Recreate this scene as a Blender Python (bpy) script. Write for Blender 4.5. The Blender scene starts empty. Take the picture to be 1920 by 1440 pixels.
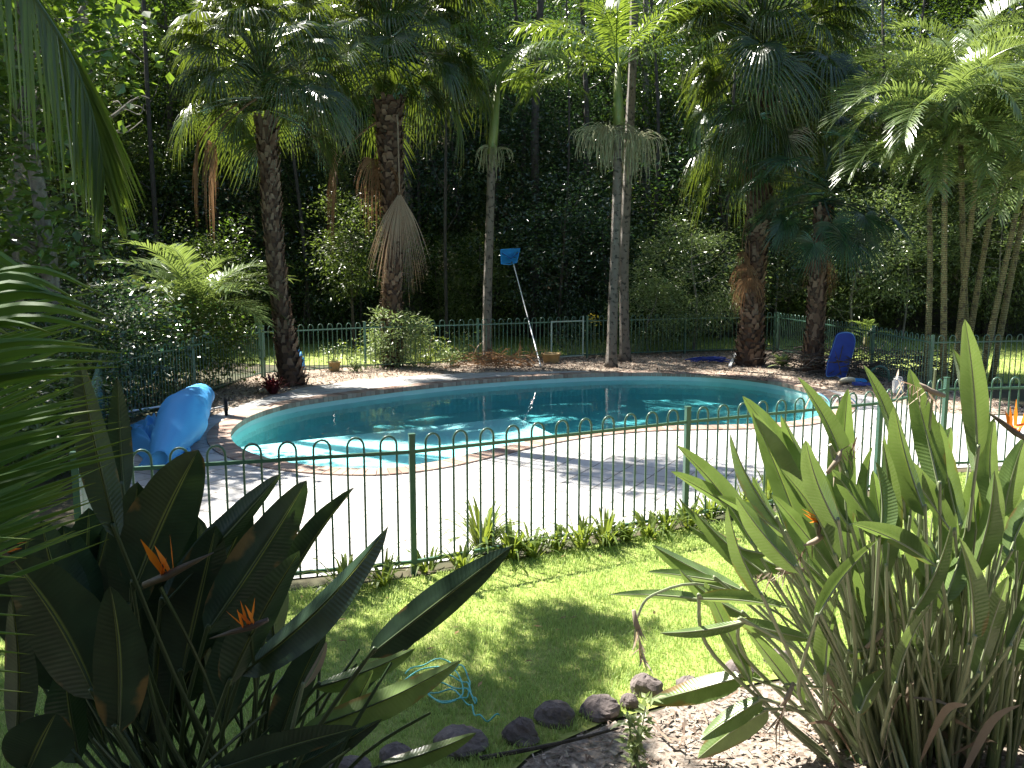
import bpy, math, random
import numpy as np
from mathutils import Vector, Matrix
R_ = math.radians
S = bpy.context.scene
COL = S.collection
# ------------------------------------------------------------------ camera
CAMZ = 2.6; FPX = 1600.0; PITCH = 7.83
cd = bpy.data.cameras.new("camera"); cam = bpy.data.objects.new("camera", cd); COL.objects.link(cam)
cam.location = (0, 0, CAMZ); cam.rotation_euler = (R_(90-PITCH), 0, 0)
cd.sensor_width = 36; cd.lens = FPX/1920*36; cd.clip_end = 2000; cd.clip_start = 0.05
S.camera = cam
# ------------------------------------------------------------------ sky, sun, exposure
SUN_EL = 56.0; SUN_AZ = -48.0
w = bpy.data.worlds.new("World"); S.world = w; w.use_nodes = True
nt = w.node_tree; bg = nt.nodes['Background']
sky = nt.nodes.new('ShaderNodeTexSky'); sky.sky_type = 'NISHITA'; sky.sun_disc = False
sky.sun_elevation = R_(SUN_EL); sky.sun_rotation = R_(SUN_AZ)
nt.links.new(sky.outputs[0], bg.inputs[0]); bg.inputs[1].default_value = 0.055
sd = bpy.data.lights.new("sun", 'SUN'); sd.energy = 5.0; sd.angle = R_(0.5); sd.color = (1, .95, .86)
sun = bpy.data.objects.new("sun", sd); COL.objects.link(sun)
sv = Vector((math.cos(R_(SUN_EL))*math.sin(R_(SUN_AZ)), math.cos(R_(SUN_EL))*math.cos(R_(SUN_AZ)), math.sin(R_(SUN_EL))))
sun.rotation_euler = sv.to_track_quat('Z', 'Y').to_euler(); sun.location = sv*60
S.view_settings.view_transform = 'Standard'; S.view_settings.look = 'None'
S.view_settings.gamma = 1; S.view_settings.exposure = 1.9
# ------------------------------------------------------------------ points from viewing rays
cp, sp = math.cos(R_(PITCH)), math.sin(R_(PITCH))
def ray(px, py):
    a = (px-960)/FPX; b = -(py-720)/FPX
    return np.array([a, cp+b*sp, -sp+b*cp])
def P(px, py, Y):
    d = ray(px, py); return np.array([0, 0, CAMZ])+d*(Y/d[1])
def G(px, py, z=0.0):
    d = ray(px, py); return np.array([0, 0, CAMZ])+d*((z-CAMZ)/d[2])
# ------------------------------------------------------------------ mesh builder
class MB:
    def __init__(s): s.v = []; s.f = []; s.n = 0; s.uv = []; s.smooth = False
    def add(s, v, f, uv=None):
        v = np.asarray(v, float).reshape(-1, 3); f = np.asarray(f, int)
        s.v.append(v); s.f.append(f+s.n); s.n += len(v)
        s.uv.append(np.zeros((len(v), 2)) if uv is None else np.asarray(uv, float))
        return s
    def merge(s, o, loc=(0, 0, 0), rotz=0.0, sc=1.0):
        c, t = math.cos(rotz), math.sin(rotz); M = np.array([[c, -t, 0], [t, c, 0], [0, 0, 1]])
        for v, f, uv in zip(o.v, o.f, o.uv):
            pass
        V = np.concatenate(o.v)@M.T*sc+np.array(loc); U = np.concatenate(o.uv)
        s.v.append(V); s.uv.append(U)
        for f in o.f: s.f.append(f+s.n)
        s.n += len(V); return s
    def box(s, c, size, rotz=0.0):
        c = np.asarray(c, float); h = np.asarray(size, float)/2
        p = np.array([[x, y, z] for z in (-1, 1) for x, y in ((-1, -1), (1, -1), (1, 1), (-1, 1))])*h
        k, t = math.cos(rotz), math.sin(rotz)
        p = np.stack([p[:, 0]*k-p[:, 1]*t, p[:, 0]*t+p[:, 1]*k, p[:, 2]], 1)+c
        return s.add(p, [[3, 2, 1, 0], [4, 5, 6, 7], [0, 1, 5, 4], [1, 2, 6, 5], [2, 3, 7, 6], [3, 0, 4, 7]])
    def bar(s, a, b, w, h=None):
        return s.tube([a, b], [w*.7071]*2, 4, twist=math.pi/4)
    def tube(s, pts, rad, n=8, cap=True, twist=0.0, jit=None):
        P_ = np.asarray(pts, float); m = len(P_); rad = np.broadcast_to(np.asarray(rad, float), (m,))
        T = np.gradient(P_, axis=0); T /= np.linalg.norm(T, axis=1)[:, None]+1e-9
        up = np.array([0, 0, 1.0]) if abs(T[0][2]) < .9 else np.array([0, 1.0, 0])
        A = np.cross(T, up); A /= np.linalg.norm(A, axis=1)[:, None]+1e-9
        B = np.cross(T, A)
        th = np.arange(n)/n*2*math.pi+twist
        rr = rad[:, None]*np.ones((m, n))
        if jit is not None: rr = rr*jit(m, n)
        V = P_[:, None]+rr[..., None]*(A[:, None]*np.cos(th)[None, :, None]+B[:, None]*np.sin(th)[None, :, None])
        i = np.arange(m-1)[:, None]*n; j = np.arange(n)[None]; k = (j+1) % n
        F = np.stack([i+j, i+k, i+n+k, i+n+j], -1).reshape(-1, 4)
        uv = np.stack([np.broadcast_to(th/6.283, (m, n)), np.broadcast_to(np.linspace(0, 1, m)[:, None], (m, n))], -1).reshape(-1, 2)
        s.add(V.reshape(-1, 3), F, uv)
        if cap:
            s.f.append(np.array([list(range(n))[::-1]])+s.n-m*n); s.f.append(np.array([list(range(n))])+s.n-n)
        return s
    def strip(s, C, W, uvlen=True):
        """centre line C (m,3), half-width vectors W (m,3)"""
        m = len(C); V = np.concatenate([C-W, C+W]); i = np.arange(m-1)
        return s.add(V, np.stack([i, i+m, i+m+1, i+1], 1))
    def mesh(s, name, mat, smooth=None):
        me = bpy.data.meshes.new(name); V = np.concatenate(s.v); me.vertices.add(len(V))
        lt = np.concatenate([np.full(len(f), f.shape[1]) for f in s.f]); li = np.concatenate([f.ravel() for f in s.f])
        me.vertices.foreach_set('co', V.astype(np.float32).ravel())
        me.loops.add(len(li)); me.loops.foreach_set('vertex_index', li.astype(np.int32))
        me.polygons.add(len(lt)); ls = np.concatenate([[0], np.cumsum(lt)[:-1]])
        me.polygons.foreach_set('loop_start', ls.astype(np.int32))
        U = np.concatenate(s.uv)
        if U.any():
            ul = me.uv_layers.new(name='UVMap'); ul.data.foreach_set('uv', U[li].astype(np.float32).ravel())
        me.materials.append(mat)
        sm = s.smooth if smooth is None else smooth
        me.polygons.foreach_set('use_smooth', np.full(len(lt), bool(sm)))
        me.update(calc_edges=True); return me
WP = {}
def wloc(o): return WP.get(o.name, np.zeros(3)) if o is not None else np.zeros(3)
def obj(name, mb, mat, parent=None, smooth=None):
    """mesh built in world coordinates, stored relative to its parent (parents are never rotated here)"""
    if parent is not None:
        off = wloc(parent); mb.v = [v-off for v in mb.v]
    me = mb.mesh(name, mat, smooth); o = bpy.data.objects.new(name, me); COL.objects.link(o)
    WP[o.name] = wloc(parent).copy()
    if parent: o.parent = parent
    return o
def tag(o, label=None, cat=None, group=None, kind=None):
    if label: o['label'] = label
    if cat: o['category'] = cat
    if group: o['group'] = group
    if kind: o['kind'] = kind
    return o
def thing(name, label, cat, loc=(0, 0, 0), group=None):
    o = bpy.data.objects.new(name, None); COL.objects.link(o); o.location = tuple(float(a) for a in loc)
    o.empty_display_size = .1; WP[o.name] = np.array(loc, float); return tag(o, label, cat, group)
def inst(name, me, parent, loc=(0, 0, 0), rot=(0, 0, 0), sc=1.0):
    o = bpy.data.objects.new(name, me); COL.objects.link(o); o.parent = parent
    o.location = tuple(float(a) for a in loc); o.rotation_euler = rot
    o.scale = (sc, sc, sc) if not hasattr(sc, '__len__') else sc
    return o
def dup(root, loc, rotz, sc, label=None):
    r = root.copy(); COL.objects.link(r); r.location = loc; r.rotation_euler = (0, 0, rotz)
    r.scale = (sc, sc, sc) if not hasattr(sc, '__len__') else sc
    if label: r['label'] = label
    for ch in list(root.children):
        c = ch.copy(); COL.objects.link(c); c.parent = r
        for g in list(ch.children):
            d = g.copy(); COL.objects.link(d); d.parent = c
    return r
# ------------------------------------------------------------------ materials
def newmat(name):
    m = bpy.data.materials.new(name); m.use_nodes = True; t = m.node_tree; t.nodes.clear()
    return m, t, t.nodes.new, lambda a, b: t.links.new(a, b)
def rgb(c): return (c[0], c[1], c[2], 1)
def mixc(N, L, fac, a, b, mode='MIX'):
    m = N('ShaderNodeMix'); m.data_type = 'RGBA'; m.blend_type = mode
    for k, x in ((0, fac), (6, a), (7, b)):
        if hasattr(x, 'is_linked'): L(x, m.inputs[k])
        else: m.inputs[k].default_value = x if k == 0 else rgb(x)
    return m.outputs[2]
def ramp(N, L, x, stops):
    r = N('ShaderNodeValToRGB'); L(x, r.inputs[0]); e = r.color_ramp.elements
    while len(e) < len(stops): e.new(.5)
    for q, (p, c) in zip(e, stops): q.position = p; q.color = rgb(c)
    return r.outputs[0]
def leafmat(name, c1, c2, trans=.35, tcol=None, rough=.38, spec=.5, vein=False, tips=None):
    m, t, N, L = newmat(name); g = N('ShaderNodeNewGeometry'); oi = N('ShaderNodeObjectInfo')
    add = N('ShaderNodeMath'); add.operation = 'ADD'; L(g.outputs['Random Per Island'], add.inputs[0])
    m2 = N('ShaderNodeMath'); m2.operation = 'MULTIPLY'; L(oi.outputs['Random'], m2.inputs[0]); m2.inputs[1].default_value = .5; L(m2.outputs[0], add.inputs[1])
    m3 = N('ShaderNodeMath'); m3.operation = 'MULTIPLY'; L(add.outputs[0], m3.inputs[0]); m3.inputs[1].default_value = .67
    c = mixc(N, L, m3.outputs[0], c1, c2)
    p = N('ShaderNodeBsdfPrincipled'); p.inputs['Roughness'].default_value = rough; p.inputs['Specular IOR Level'].default_value = spec
    tr = N('ShaderNodeBsdfTranslucent')
    tc = tcol or (min(1, c2[0]*2.2), min(1, c2[1]*2.4), c2[2]*.8)
    tcn = mixc(N, L, m3.outputs[0], tuple(x*.6 for x in tc), tc)
    if vein:
        uv = N('ShaderNodeUVMap'); sx = N('ShaderNodeSeparateXYZ'); L(uv.outputs[0], sx.inputs[0])
        ab = N('ShaderNodeMath'); ab.operation = 'ABSOLUTE'; L(sx.outputs[0], ab.inputs[0])
        # side ribs: sin(v*200 + |u|*12)
        a1 = N('ShaderNodeMath'); a1.operation = 'MULTIPLY_ADD'; L(sx.outputs[1], a1.inputs[0]); a1.inputs[1].default_value = 330; 
        a2 = N('ShaderNodeMath'); a2.operation = 'MULTIPLY'; L(ab.outputs[0], a2.inputs[0]); a2.inputs[1].default_value = -9; L(a2.outputs[0], a1.inputs[2])
        sn = N('ShaderNodeMath'); sn.operation = 'SINE'; L(a1.outputs[0], sn.inputs[0])
        nz = N('ShaderNodeTexNoise'); nz.inputs['Scale'].default_value = 9; tcx = N('ShaderNodeTexCoord'); L(tcx.outputs['Object'], nz.inputs[0])
        c = mixc(N, L, ramp(N, L, nz.outputs[0], [(.35, (0, 0, 0)), (.7, (1, 1, 1))]), c, tuple(x*1.35 for x in c2))
        mr = N('ShaderNodeMapRange'); L(ab.outputs[0], mr.inputs[0]); mr.inputs[1].default_value = .045; mr.inputs[2].default_value = .09; mr.inputs[3].default_value = 1; mr.inputs[4].default_value = 0
        c = mixc(N, L, mr.outputs[0], c, (.30, .36, .10))
        # dry patches near the margin
        nz2 = N('ShaderNodeTexNoise'); nz2.inputs['Scale'].default_value = 4; nz2.inputs['Detail'].default_value = 5; L(tcx.outputs['Object'], nz2.inputs[0])
        ad = N('ShaderNodeMath'); ad.operation = 'MULTIPLY_ADD'; L(ab.outputs[0], ad.inputs[0]); ad.inputs[1].default_value = .3; L(nz2.outputs[0], ad.inputs[2])
        c = mixc(N, L, ramp(N, L, ad.outputs[0], [(.86, (0, 0, 0)), (.93, (1, 1, 1))]), c, (.22, .14, .05))
        tcn = mixc(N, L, .5, tcn, c, 'MIX')
        b = N('ShaderNodeBump'); b.inputs['Strength'].default_value = .13; b.inputs['Distance'].default_value = .003; L(sn.outputs[0], b.inputs['Height']); L(b.outputs[0], p.inputs['Normal'])
    if tips:
        uv = N('ShaderNodeUVMap'); sx = N('ShaderNodeSeparateXYZ'); L(uv.outputs[0], sx.inputs[0])
        mr = N('ShaderNodeMapRange'); L(sx.outputs[1], mr.inputs[0]); mr.inputs[1].default_value = .75; mr.inputs[2].default_value = 1.05
        c = mixc(N, L, mr.outputs[0], c, tips)
    L(c, p.inputs['Base Color']); L(tcn, tr.inputs[0])
    ms = N('ShaderNodeMixShader'); ms.inputs[0].default_value = trans; L(p.outputs[0], ms.inputs[1]); L(tr.outputs[0], ms.inputs[2])
    o = N('ShaderNodeOutputMaterial'); L(ms.outputs[0], o.inputs[0]); return m
def plain(name, col, rough=.5, metal=0.0, spec=.5, noise=None, bump=0.0, scale=8.0, col2=None, stretch=(1, 1, 1), coord='Object', lo=.35, hi=.65, alpha=None):
    m, t, N, L = newmat(name); p = N('ShaderNodeBsdfPrincipled'); p.inputs['Roughness'].default_value = rough
    p.inputs['Metallic'].default_value = metal; p.inputs['Specular IOR Level'].default_value = spec
    p.inputs['Base Color'].default_value = rgb(col)
    if col2 or bump:
        tc = N('ShaderNodeTexCoord'); mp = N('ShaderNodeMapping'); mp.inputs['Scale'].default_value = stretch; L(tc.outputs[coord], mp.inputs[0])
        nz = N('ShaderNodeTexNoise'); nz.inputs['Scale'].default_value = scale; nz.inputs['Detail'].default_value = 8; nz.inputs['Roughness'].default_value = .65; L(mp.outputs[0], nz.inputs[0])
        if col2: L(mixc(N, L, ramp(N, L, nz.outputs[0], [(lo, (0, 0, 0)), (hi, (1, 1, 1))]), col, col2), p.inputs['Base Color'])
        if bump:
            b = N('ShaderNodeBump'); b.inputs['Strength'].default_value = 1; b.inputs['Distance'].default_value = bump; L(nz.outputs[0], b.inputs['Height']); L(b.outputs[0], p.inputs['Normal'])
    o = N('ShaderNodeOutputMaterial'); L(p.outputs[0], o.inputs[0]); return m
def islandmat(name, cols, rough=.8, spec=.2, trans=0.0):
    m, t, N, L = newmat(name); g = N('ShaderNodeNewGeometry')
    c = ramp(N, L, g.outputs['Random Per Island'], [(i/(len(cols)-1), c) for i, c in enumerate(cols)])
    p = N('ShaderNodeBsdfPrincipled'); L(c, p.inputs['Base Color']); p.inputs['Roughness'].default_value = rough; p.inputs['Specular IOR Level'].default_value = spec
    o = N('ShaderNodeOutputMaterial')
    if trans:
        tr = N('ShaderNodeBsdfTranslucent'); L(c, tr.inputs[0]); ms = N('ShaderNodeMixShader'); ms.inputs[0].default_value = trans
        L(p.outputs[0], ms.inputs[1]); L(tr.outputs[0], ms.inputs[2]); L(ms.outputs[0], o.inputs[0])
    else: L(p.outputs[0], o.inputs[0])
    return m
def pavermat(name, c1, c2, cj, size, rot):
    m, t, N, L = newmat(name); tc = N('ShaderNodeTexCoord'); mp = N('ShaderNodeMapping'); mp.inputs['Rotation'].default_value = (0, 0, rot); L(tc.outputs['Object'], mp.inputs[0])
    b = N('ShaderNodeTexBrick'); L(mp.outputs[0], b.inputs[0]); b.offset = 0; b.inputs['Scale'].default_value = 1
    b.inputs['Brick Width'].default_value = size; b.inputs['Row Height'].default_value = size; b.inputs['Mortar Size'].default_value = .011; b.inputs['Mortar Smooth'].default_value = .2
    b.inputs['Color1'].default_value = rgb(c1); b.inputs['Color2'].default_value = rgb(c2); b.inputs['Mortar'].default_value = rgb(cj)
    nz = N('ShaderNodeTexNoise'); nz.inputs['Scale'].default_value = 2.2; nz.inputs['Detail'].default_value = 9; nz.inputs['Roughness'].default_value = .7; L(tc.outputs['Object'], nz.inputs[0])
    c = mixc(N, L, ramp(N, L, nz.outputs[0], [(.45, (0, 0, 0)), (.8, (1, 1, 1))]), b.outputs[0], (.30, .27, .22))
    p = N('ShaderNodeBsdfPrincipled'); p.inputs['Roughness'].default_value = .8; L(c, p.inputs['Base Color'])
    bp = N('ShaderNodeBump'); bp.inputs['Distance'].default_value = .004; bp.invert = True; L(b.outputs['Fac'], bp.inputs['Height']); L(bp.outputs[0], p.inputs['Normal'])
    o = N('ShaderNodeOutputMaterial'); L(p.outputs[0], o.inputs[0]); return m
M = {}
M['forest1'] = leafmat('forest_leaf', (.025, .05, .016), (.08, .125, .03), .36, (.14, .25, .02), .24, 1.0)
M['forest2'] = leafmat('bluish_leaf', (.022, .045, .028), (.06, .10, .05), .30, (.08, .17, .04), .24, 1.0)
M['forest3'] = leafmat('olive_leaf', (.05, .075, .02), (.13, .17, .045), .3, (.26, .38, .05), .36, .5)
M['bush'] = leafmat('bush_leaf', (.09, .13, .05), (.20, .26, .11), .35, (.36, .5, .12), .32, .8)
M['fan'] = leafmat('fan_palm_leaf', (.016, .042, .012), (.045, .085, .02), .28, (.24, .33, .03), .27, .8, tips=(.16, .16, .04))
M['fan_low'] = leafmat('fan_palm_leaf_blue', (.012, .04, .022), (.03, .07, .032), .2, (.12, .26, .04), .32, .55)
M['dead'] = leafmat('dead_frond', (.14, .075, .035), (.27, .17, .10), .3, (.45, .25, .12), .6, .25)
M['dead_pale'] = leafmat('bleached_frond', (.22, .15, .10), (.42, .34, .26), .25, (.5, .35, .2), .6, .25)
M['feather'] = leafmat('feather_palm_leaf', (.03, .07, .016), (.07, .12, .03), .33, (.36, .5, .05), .3, .6)
M['cane'] = leafmat('cane_palm_leaf', (.08, .13, .045), (.16, .22, .08), .33, (.36, .48, .10), .27, .8)
M['near_palm'] = leafmat('near_palm_leaf', (.05, .14, .035), (.10, .21, .05), .38, (.2, .36, .04), .55, .3, tips=(.25, .26, .03))
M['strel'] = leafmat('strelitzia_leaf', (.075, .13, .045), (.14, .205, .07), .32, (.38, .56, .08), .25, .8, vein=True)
M['strel_shaded'] = leafmat('strelitzia_leaf_shaded', (.013, .032, .02), (.024, .05, .026), .10, (.12, .22, .03), .38, .5, vein=True)  # same leaf with the left plant's shade put into its colour
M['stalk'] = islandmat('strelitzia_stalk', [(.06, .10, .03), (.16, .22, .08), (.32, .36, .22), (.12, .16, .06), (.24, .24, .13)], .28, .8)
M['stalk_shaded'] = islandmat('strelitzia_stalk_shaded', [(.03, .06, .025), (.06, .09, .03)], .4, .5)  # stalk colour darkened to stand in for shade on the left plant
M['dry'] = islandmat('dry_leaf', [(.28, .22, .16), (.45, .38, .30), (.20, .12, .07)], .8, .2, .25)
M['orange'] = islandmat('orange_sepal', [(.75, .18, .01), (.85, .28, .02)], .5, .3, .3)
M['bract'] = plain('flower_bract', (.08, .06, .05), .5, col2=(.12, .10, .05))
M['grass'] = leafmat('grass_blade', (.17, .28, .06), (.38, .50, .17), .5, (.70, .85, .27), .5, .3)
M['bladeplant'] = leafmat('strappy_leaf', (.07, .12, .02), (.14, .19, .04), .35, (.4, .5, .06), .35, .5)
M['pale_leaf'] = leafmat('pale_leaf', (.16, .22, .09), (.30, .34, .16), .3, (.4, .55, .15), .4, .5)
M['red_leaf'] = leafmat('red_leaf', (.05, .012, .015), (.14, .03, .04), .3, (.4, .05, .05), .35, .5)
M['yellow'] = islandmat('yellow_petal', [(.7, .5, .02), (.8, .65, .05)], .6, .3, .3)
M['bark_dark'] = plain('dark_bark', (.035, .028, .022), .9, col2=(.09, .075, .06), bump=.03, scale=5, stretch=(3, 3, .6))
M['bark_grey'] = plain('grey_bark', (.10, .09, .075), .85, col2=(.26, .24, .2), bump=.01, scale=6, stretch=(2, 2, 1))
M['bark_mid'] = plain('brown_grey_bark', (.03, .026, .022), .85, col2=(.075, .065, .055), bump=.01, scale=6, stretch=(2, 2, 1))
M['boot'] = islandmat('palm_boot', [(.05, .03, .02), (.12, .075, .05), (.20, .14, .10), (.08, .048, .034)], .85, .2)
M['fibre'] = plain('palm_fibre', (.04, .025, .017), .95, col2=(.10, .06, .04), bump=.02, scale=10, stretch=(2, 2, .5))
def ringbark(name, c1, c2, spots, k=34):
    m, t, N, L = newmat(name); tc = N('ShaderNodeTexCoord'); wv = N('ShaderNodeTexWave'); wv.bands_direction = 'Z'; wv.inputs['Scale'].default_value = k/6.28*1.9
    wv.inputs['Distortion'].default_value = 1.2; wv.inputs['Detail'].default_value = 3; L(tc.outputs['Object'], wv.inputs[0])
    nz = N('ShaderNodeTexNoise'); nz.inputs['Scale'].default_value = 9; nz.inputs['Detail'].default_value = 6; L(tc.outputs['Object'], nz.inputs[0])
    c = mixc(N, L, wv.outputs[1], c1, c2); c = mixc(N, L, ramp(N, L, nz.outputs[0], [(.54, (0, 0, 0)), (.62, (1, 1, 1))]), c, spots)
    p = N('ShaderNodeBsdfPrincipled'); p.inputs['Roughness'].default_value = .7; L(c, p.inputs['Base Color'])
    b = N('ShaderNodeBump'); b.inputs['Distance'].default_value = .02; L(wv.outputs[1], b.inputs['Height']); L(b.outputs[0], p.inputs['Normal'])
    o = N('ShaderNodeOutputMaterial'); L(p.outputs[0], o.inputs[0]); return m
M['king_bark'] = ringbark('ringed_bark', (.13, .10, .075), (.30, .26, .21), (.05, .045, .035))
M['cane_bark'] = ringbark('cane_bark', (.16, .15, .05), (.30, .27, .12), (.12, .10, .05), 26)
M['shaft'] = plain('crownshaft', (.10, .15, .035), .4, col2=(.17, .20, .06), scale=4, stretch=(3, 3, .5))
M['seed'] = islandmat('seed_strand', [(.22, .23, .12), (.34, .34, .2)], .7, .3, .15)
M['fence'] = plain('green_powder_coat', (.045, .115, .08), .32, spec=.6, col2=(.07, .14, .10), scale=30)
M['deck'] = pavermat('pale_pavers', (.52, .51, .50), (.44, .43, .43), (.17, .16, .15), .42, R_(28))
M['coping'] = islandmat('brick_coping', [(.24, .155, .12), (.33, .225, .175), (.40, .30, .24), (.28, .20, .165)], .75, .3)
M['pool_wall'] = plain('pool_paint', (.38, .58, .56), .6, col2=(.44, .65, .63), scale=2)
M['pool_ledge_lit'] = plain('pool_ledge_sunlit_paint', (.48, .80, .82), .6, col2=(.42, .75, .78), scale=1.5)  # ledge paint made paler to imitate the sunlit patch in the pool
M['blue'] = plain('blue_cover', (.06, .30, .72), .45, spec=.5, col2=(.09, .36, .76), scale=3, bump=.02)
M['net'] = plain('net_plastic', (.03, .30, .75), .4)
M['board'] = plain('navy_foam', (.012, .03, .22), .55, col2=(.015, .045, .28), scale=6)
M['board_edge'] = plain('pale_blue_edge', (.10, .25, .55), .5)
M['alu'] = plain('aluminium', (.72, .74, .76), .35, .6)
M['chrome'] = plain('chrome', (.8, .8, .8), .12, 1)
M['white'] = plain('white_plastic', (.72, .72, .70), .45)
M['black'] = plain('black_plastic', (.02, .02, .022), .5)
M['cream'] = plain('cream_disc', (.6, .58, .45), .5)
M['pot'] = plain('ochre_pot', (.30, .20, .08), .8, col2=(.38, .27, .12), scale=8)
M['soil'] = plain('soil', (.06, .045, .03), .95, col2=(.12, .09, .06), scale=12, bump=.02)
M['rock'] = plain('rock', (.07, .055, .055), .85, col2=(.22, .18, .165), scale=5, bump=.03)
M['rope'] = plain('teal_rope', (.05, .42, .40), .5, col2=(.25, .6, .55), scale=60)
M['chips'] = islandmat('mulch_chip', [(.30, .24, .19), (.50, .44, .37), (.14, .09, .065), (.36, .30, .25)], .85, .2)
M['chips_brown'] = islandmat('bark_chip', [(.16, .10, .07), (.32, .24, .18), (.09, .055, .04), (.45, .37, .30)], .85, .2)
# ------------------------------------------------------------------ ground
rng = np.random.default_rng(7); random.seed(7)
def smooth(a, b, x): t = np.clip((x-a)/(b-a), 0, 1); return t*t*(3-2*t)
def hill(x, y):
    x = np.asarray(x, float); y = np.asarray(y, float)
    return 22*smooth(33, 85, y+np.abs(x)*.12)+3.0*smooth(12, 40, -x)+1.0*smooth(20, 50, x)
def catmull(pts, k=8, closed=True):
    p = np.array(pts, float); n = len(p); out = []
    for i in range(n if closed else n-1):
        a, b, c, d = (p[(i+j) % n] if closed else p[min(max(i+j, 0), n-1)] for j in (-1, 0, 1, 2))
        for t in np.arange(k)/k:
            out.append(.5*((2*b)+(-a+c)*t+(2*a-5*b+4*c-d)*t*t+(-a+3*b-3*c+d)*t**3))
    if not closed: out.append(p[-1])
    return np.array(out)
pool_px = [(640, 880), (730, 880), (820, 868), (900, 850), (1000, 828), (1100, 812), (1200, 803), (1300, 800), (1400, 798), (1490, 792), (1550, 778), (1568, 762),
           (1548, 744), (1500, 727), (1440, 714), (1350, 704), (1230, 700), (1100, 702), (950, 710), (800, 723), (660, 740), (550, 757), (475, 779), (434, 806), (436, 832), (480, 856), (560, 873)]
PO = catmull([G(*q)[:2] for q in pool_px], 6)
# resample evenly
def resample(p, n):
    q = np.vstack([p, p[:1]]); s = np.concatenate([[0], np.cumsum(np.linalg.norm(np.diff(q, axis=0), axis=1))])
    t = np.linspace(0, s[-1], n, endpoint=False); return np.stack([np.interp(t, s, q[:, 0]), np.interp(t, s, q[:, 1])], 1), s[-1]
PO, plen = resample(PO, 220)
print('pool bounds', PO.min(0), PO.max(0), 'perimeter', plen)
pc = PO.mean(0)
def onormals(p):
    t = np.roll(p, -1, 0)-np.roll(p, 1, 0); n = np.stack([t[:, 1], -t[:, 0]], 1); n /= np.linalg.norm(n, axis=1)[:, None]
    if ((n*(p-p.mean(0))).sum(1)).mean() < 0: n = -n
    return n
PN = onormals(PO); CW = .33
CO = PO+PN*CW
def inside(poly, x, y):
    x = np.asarray(x); y = np.asarray(y); r = np.zeros(x.shape, bool); n = len(poly); j = n-1
    for i in range(n):
        xi, yi = poly[i][:2]; xj, yj = poly[j][:2]
        c = ((yi > y) != (yj > y)) & (x < (xj-xi)*(y-yi)/(yj-yi+1e-12)+xi); r ^= c; j = i
    return r
# base ground sheet: rings outwards from the coping to the horizon
rings = [0, .3, 1, 2, 4, 7, 11, 16, 22, 30, 40, 52, 66, 84, 110, 160, 240, 400]
dirs = (CO-pc); dl = np.linalg.norm(dirs, axis=1)[:, None]; du = dirs/dl
V = []
for r in rings:
    q = CO-PN*.05+du*r; V.append(np.stack([q[:, 0], q[:, 1], hill(q[:, 0], q[:, 1])-.012], 1))
n = len(PO); F = []
for k in range(len(rings)-1):
    for i in range(n): F.append([k*n+i, k*n+(i+1) % n, (k+1)*n+(i+1) % n, (k+1)*n+i])
M['ground'] = plain('forest_floor', (.035, .045, .018), .95, col2=(.09, .07, .04), scale=.7, bump=.05)
gb = MB().add(np.concatenate(V), F); tag(obj('ground', gb, M['ground'], smooth=True), kind='structure')
def sheet(name, poly, z, mat, kind='structure', label=None):
    mb = MB(); p = np.array([[a[0], a[1], z] for a in poly]); mb.add(p, [list(range(len(p)))])
    o = obj(name, mb, mat); return tag(o, label, kind=kind)
# fence line points
FA, FB, FC, FD, FE = (-.84, 7.02), (1.76, 8.42), (4.2, 9.6), (5.5, 10.7), (8.4, 11.1)
FZ = (-3.3, 6.3); L1 = (-6.5, 13.4); BK = [(-5.9, 20.2), (-3.75, 21.7), (-.92, 22.9), (2.15, 24.4), (5.2, 25.6), (8.1, 26.3)]
RT = [(8.1, 26.3), (8.6, 22.0), (8.6, 17.4), (11.6, 18.0), (14.5, 18.6)]
# deck sheet: ring from the coping to the paved area's border
deck_poly = [(-3.35, 6.42), (-.84, 7.2), (1.7, 8.6), (4.2, 9.75), (5.5, 10.85), (8.4, 11.25), (11, 11.5), (11, 14.5), (7.7, 15.0), (7.2, 17.2), (6.2, 19.0), (4.5, 20.6), (1.5, 21.3), (-1.2, 20.9), (-3.6, 19.6), (-4.6, 18.2), (-5.1, 16.3), (-5.3, 14.6), (-5.9, 12.6), (-5.6, 11.2)]
dp = np.array(deck_poly)
def raypoly(c, d, poly):
    best = None; n = len(poly)
    for i in range(n):
        a = poly[i]; b = poly[(i+1) % n]; e = b-a; den = d[0]*e[1]-d[1]*e[0]
        if abs(den) < 1e-9: continue
        w_ = a-c; t = (w_[0]*e[1]-w_[1]*e[0])/den; u = (w_[0]*d[1]-w_[1]*d[0])/den
        if t > 0 and -1e-6 <= u <= 1+1e-6 and (best is None or t > best): best = t
    return c+d*best
outer = np.array([raypoly(pc, du[i], dp) for i in range(n)])
keep = np.linalg.norm(outer-pc, axis=1) > np.linalg.norm(CO-pc, axis=1)+.02
outer = np.where(keep[:, None], outer, CO+du*.02)
a = CO-PN*.03
V = np.concatenate([np.c_[a, np.zeros(n)], np.c_[outer, np.zeros(n)]])
F = [[i, (i+1) % n, n+(i+1) % n, n+i] for i in range(n)]
tag(obj('paving', MB().add(V, F), M['deck']), kind='structure')
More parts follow.
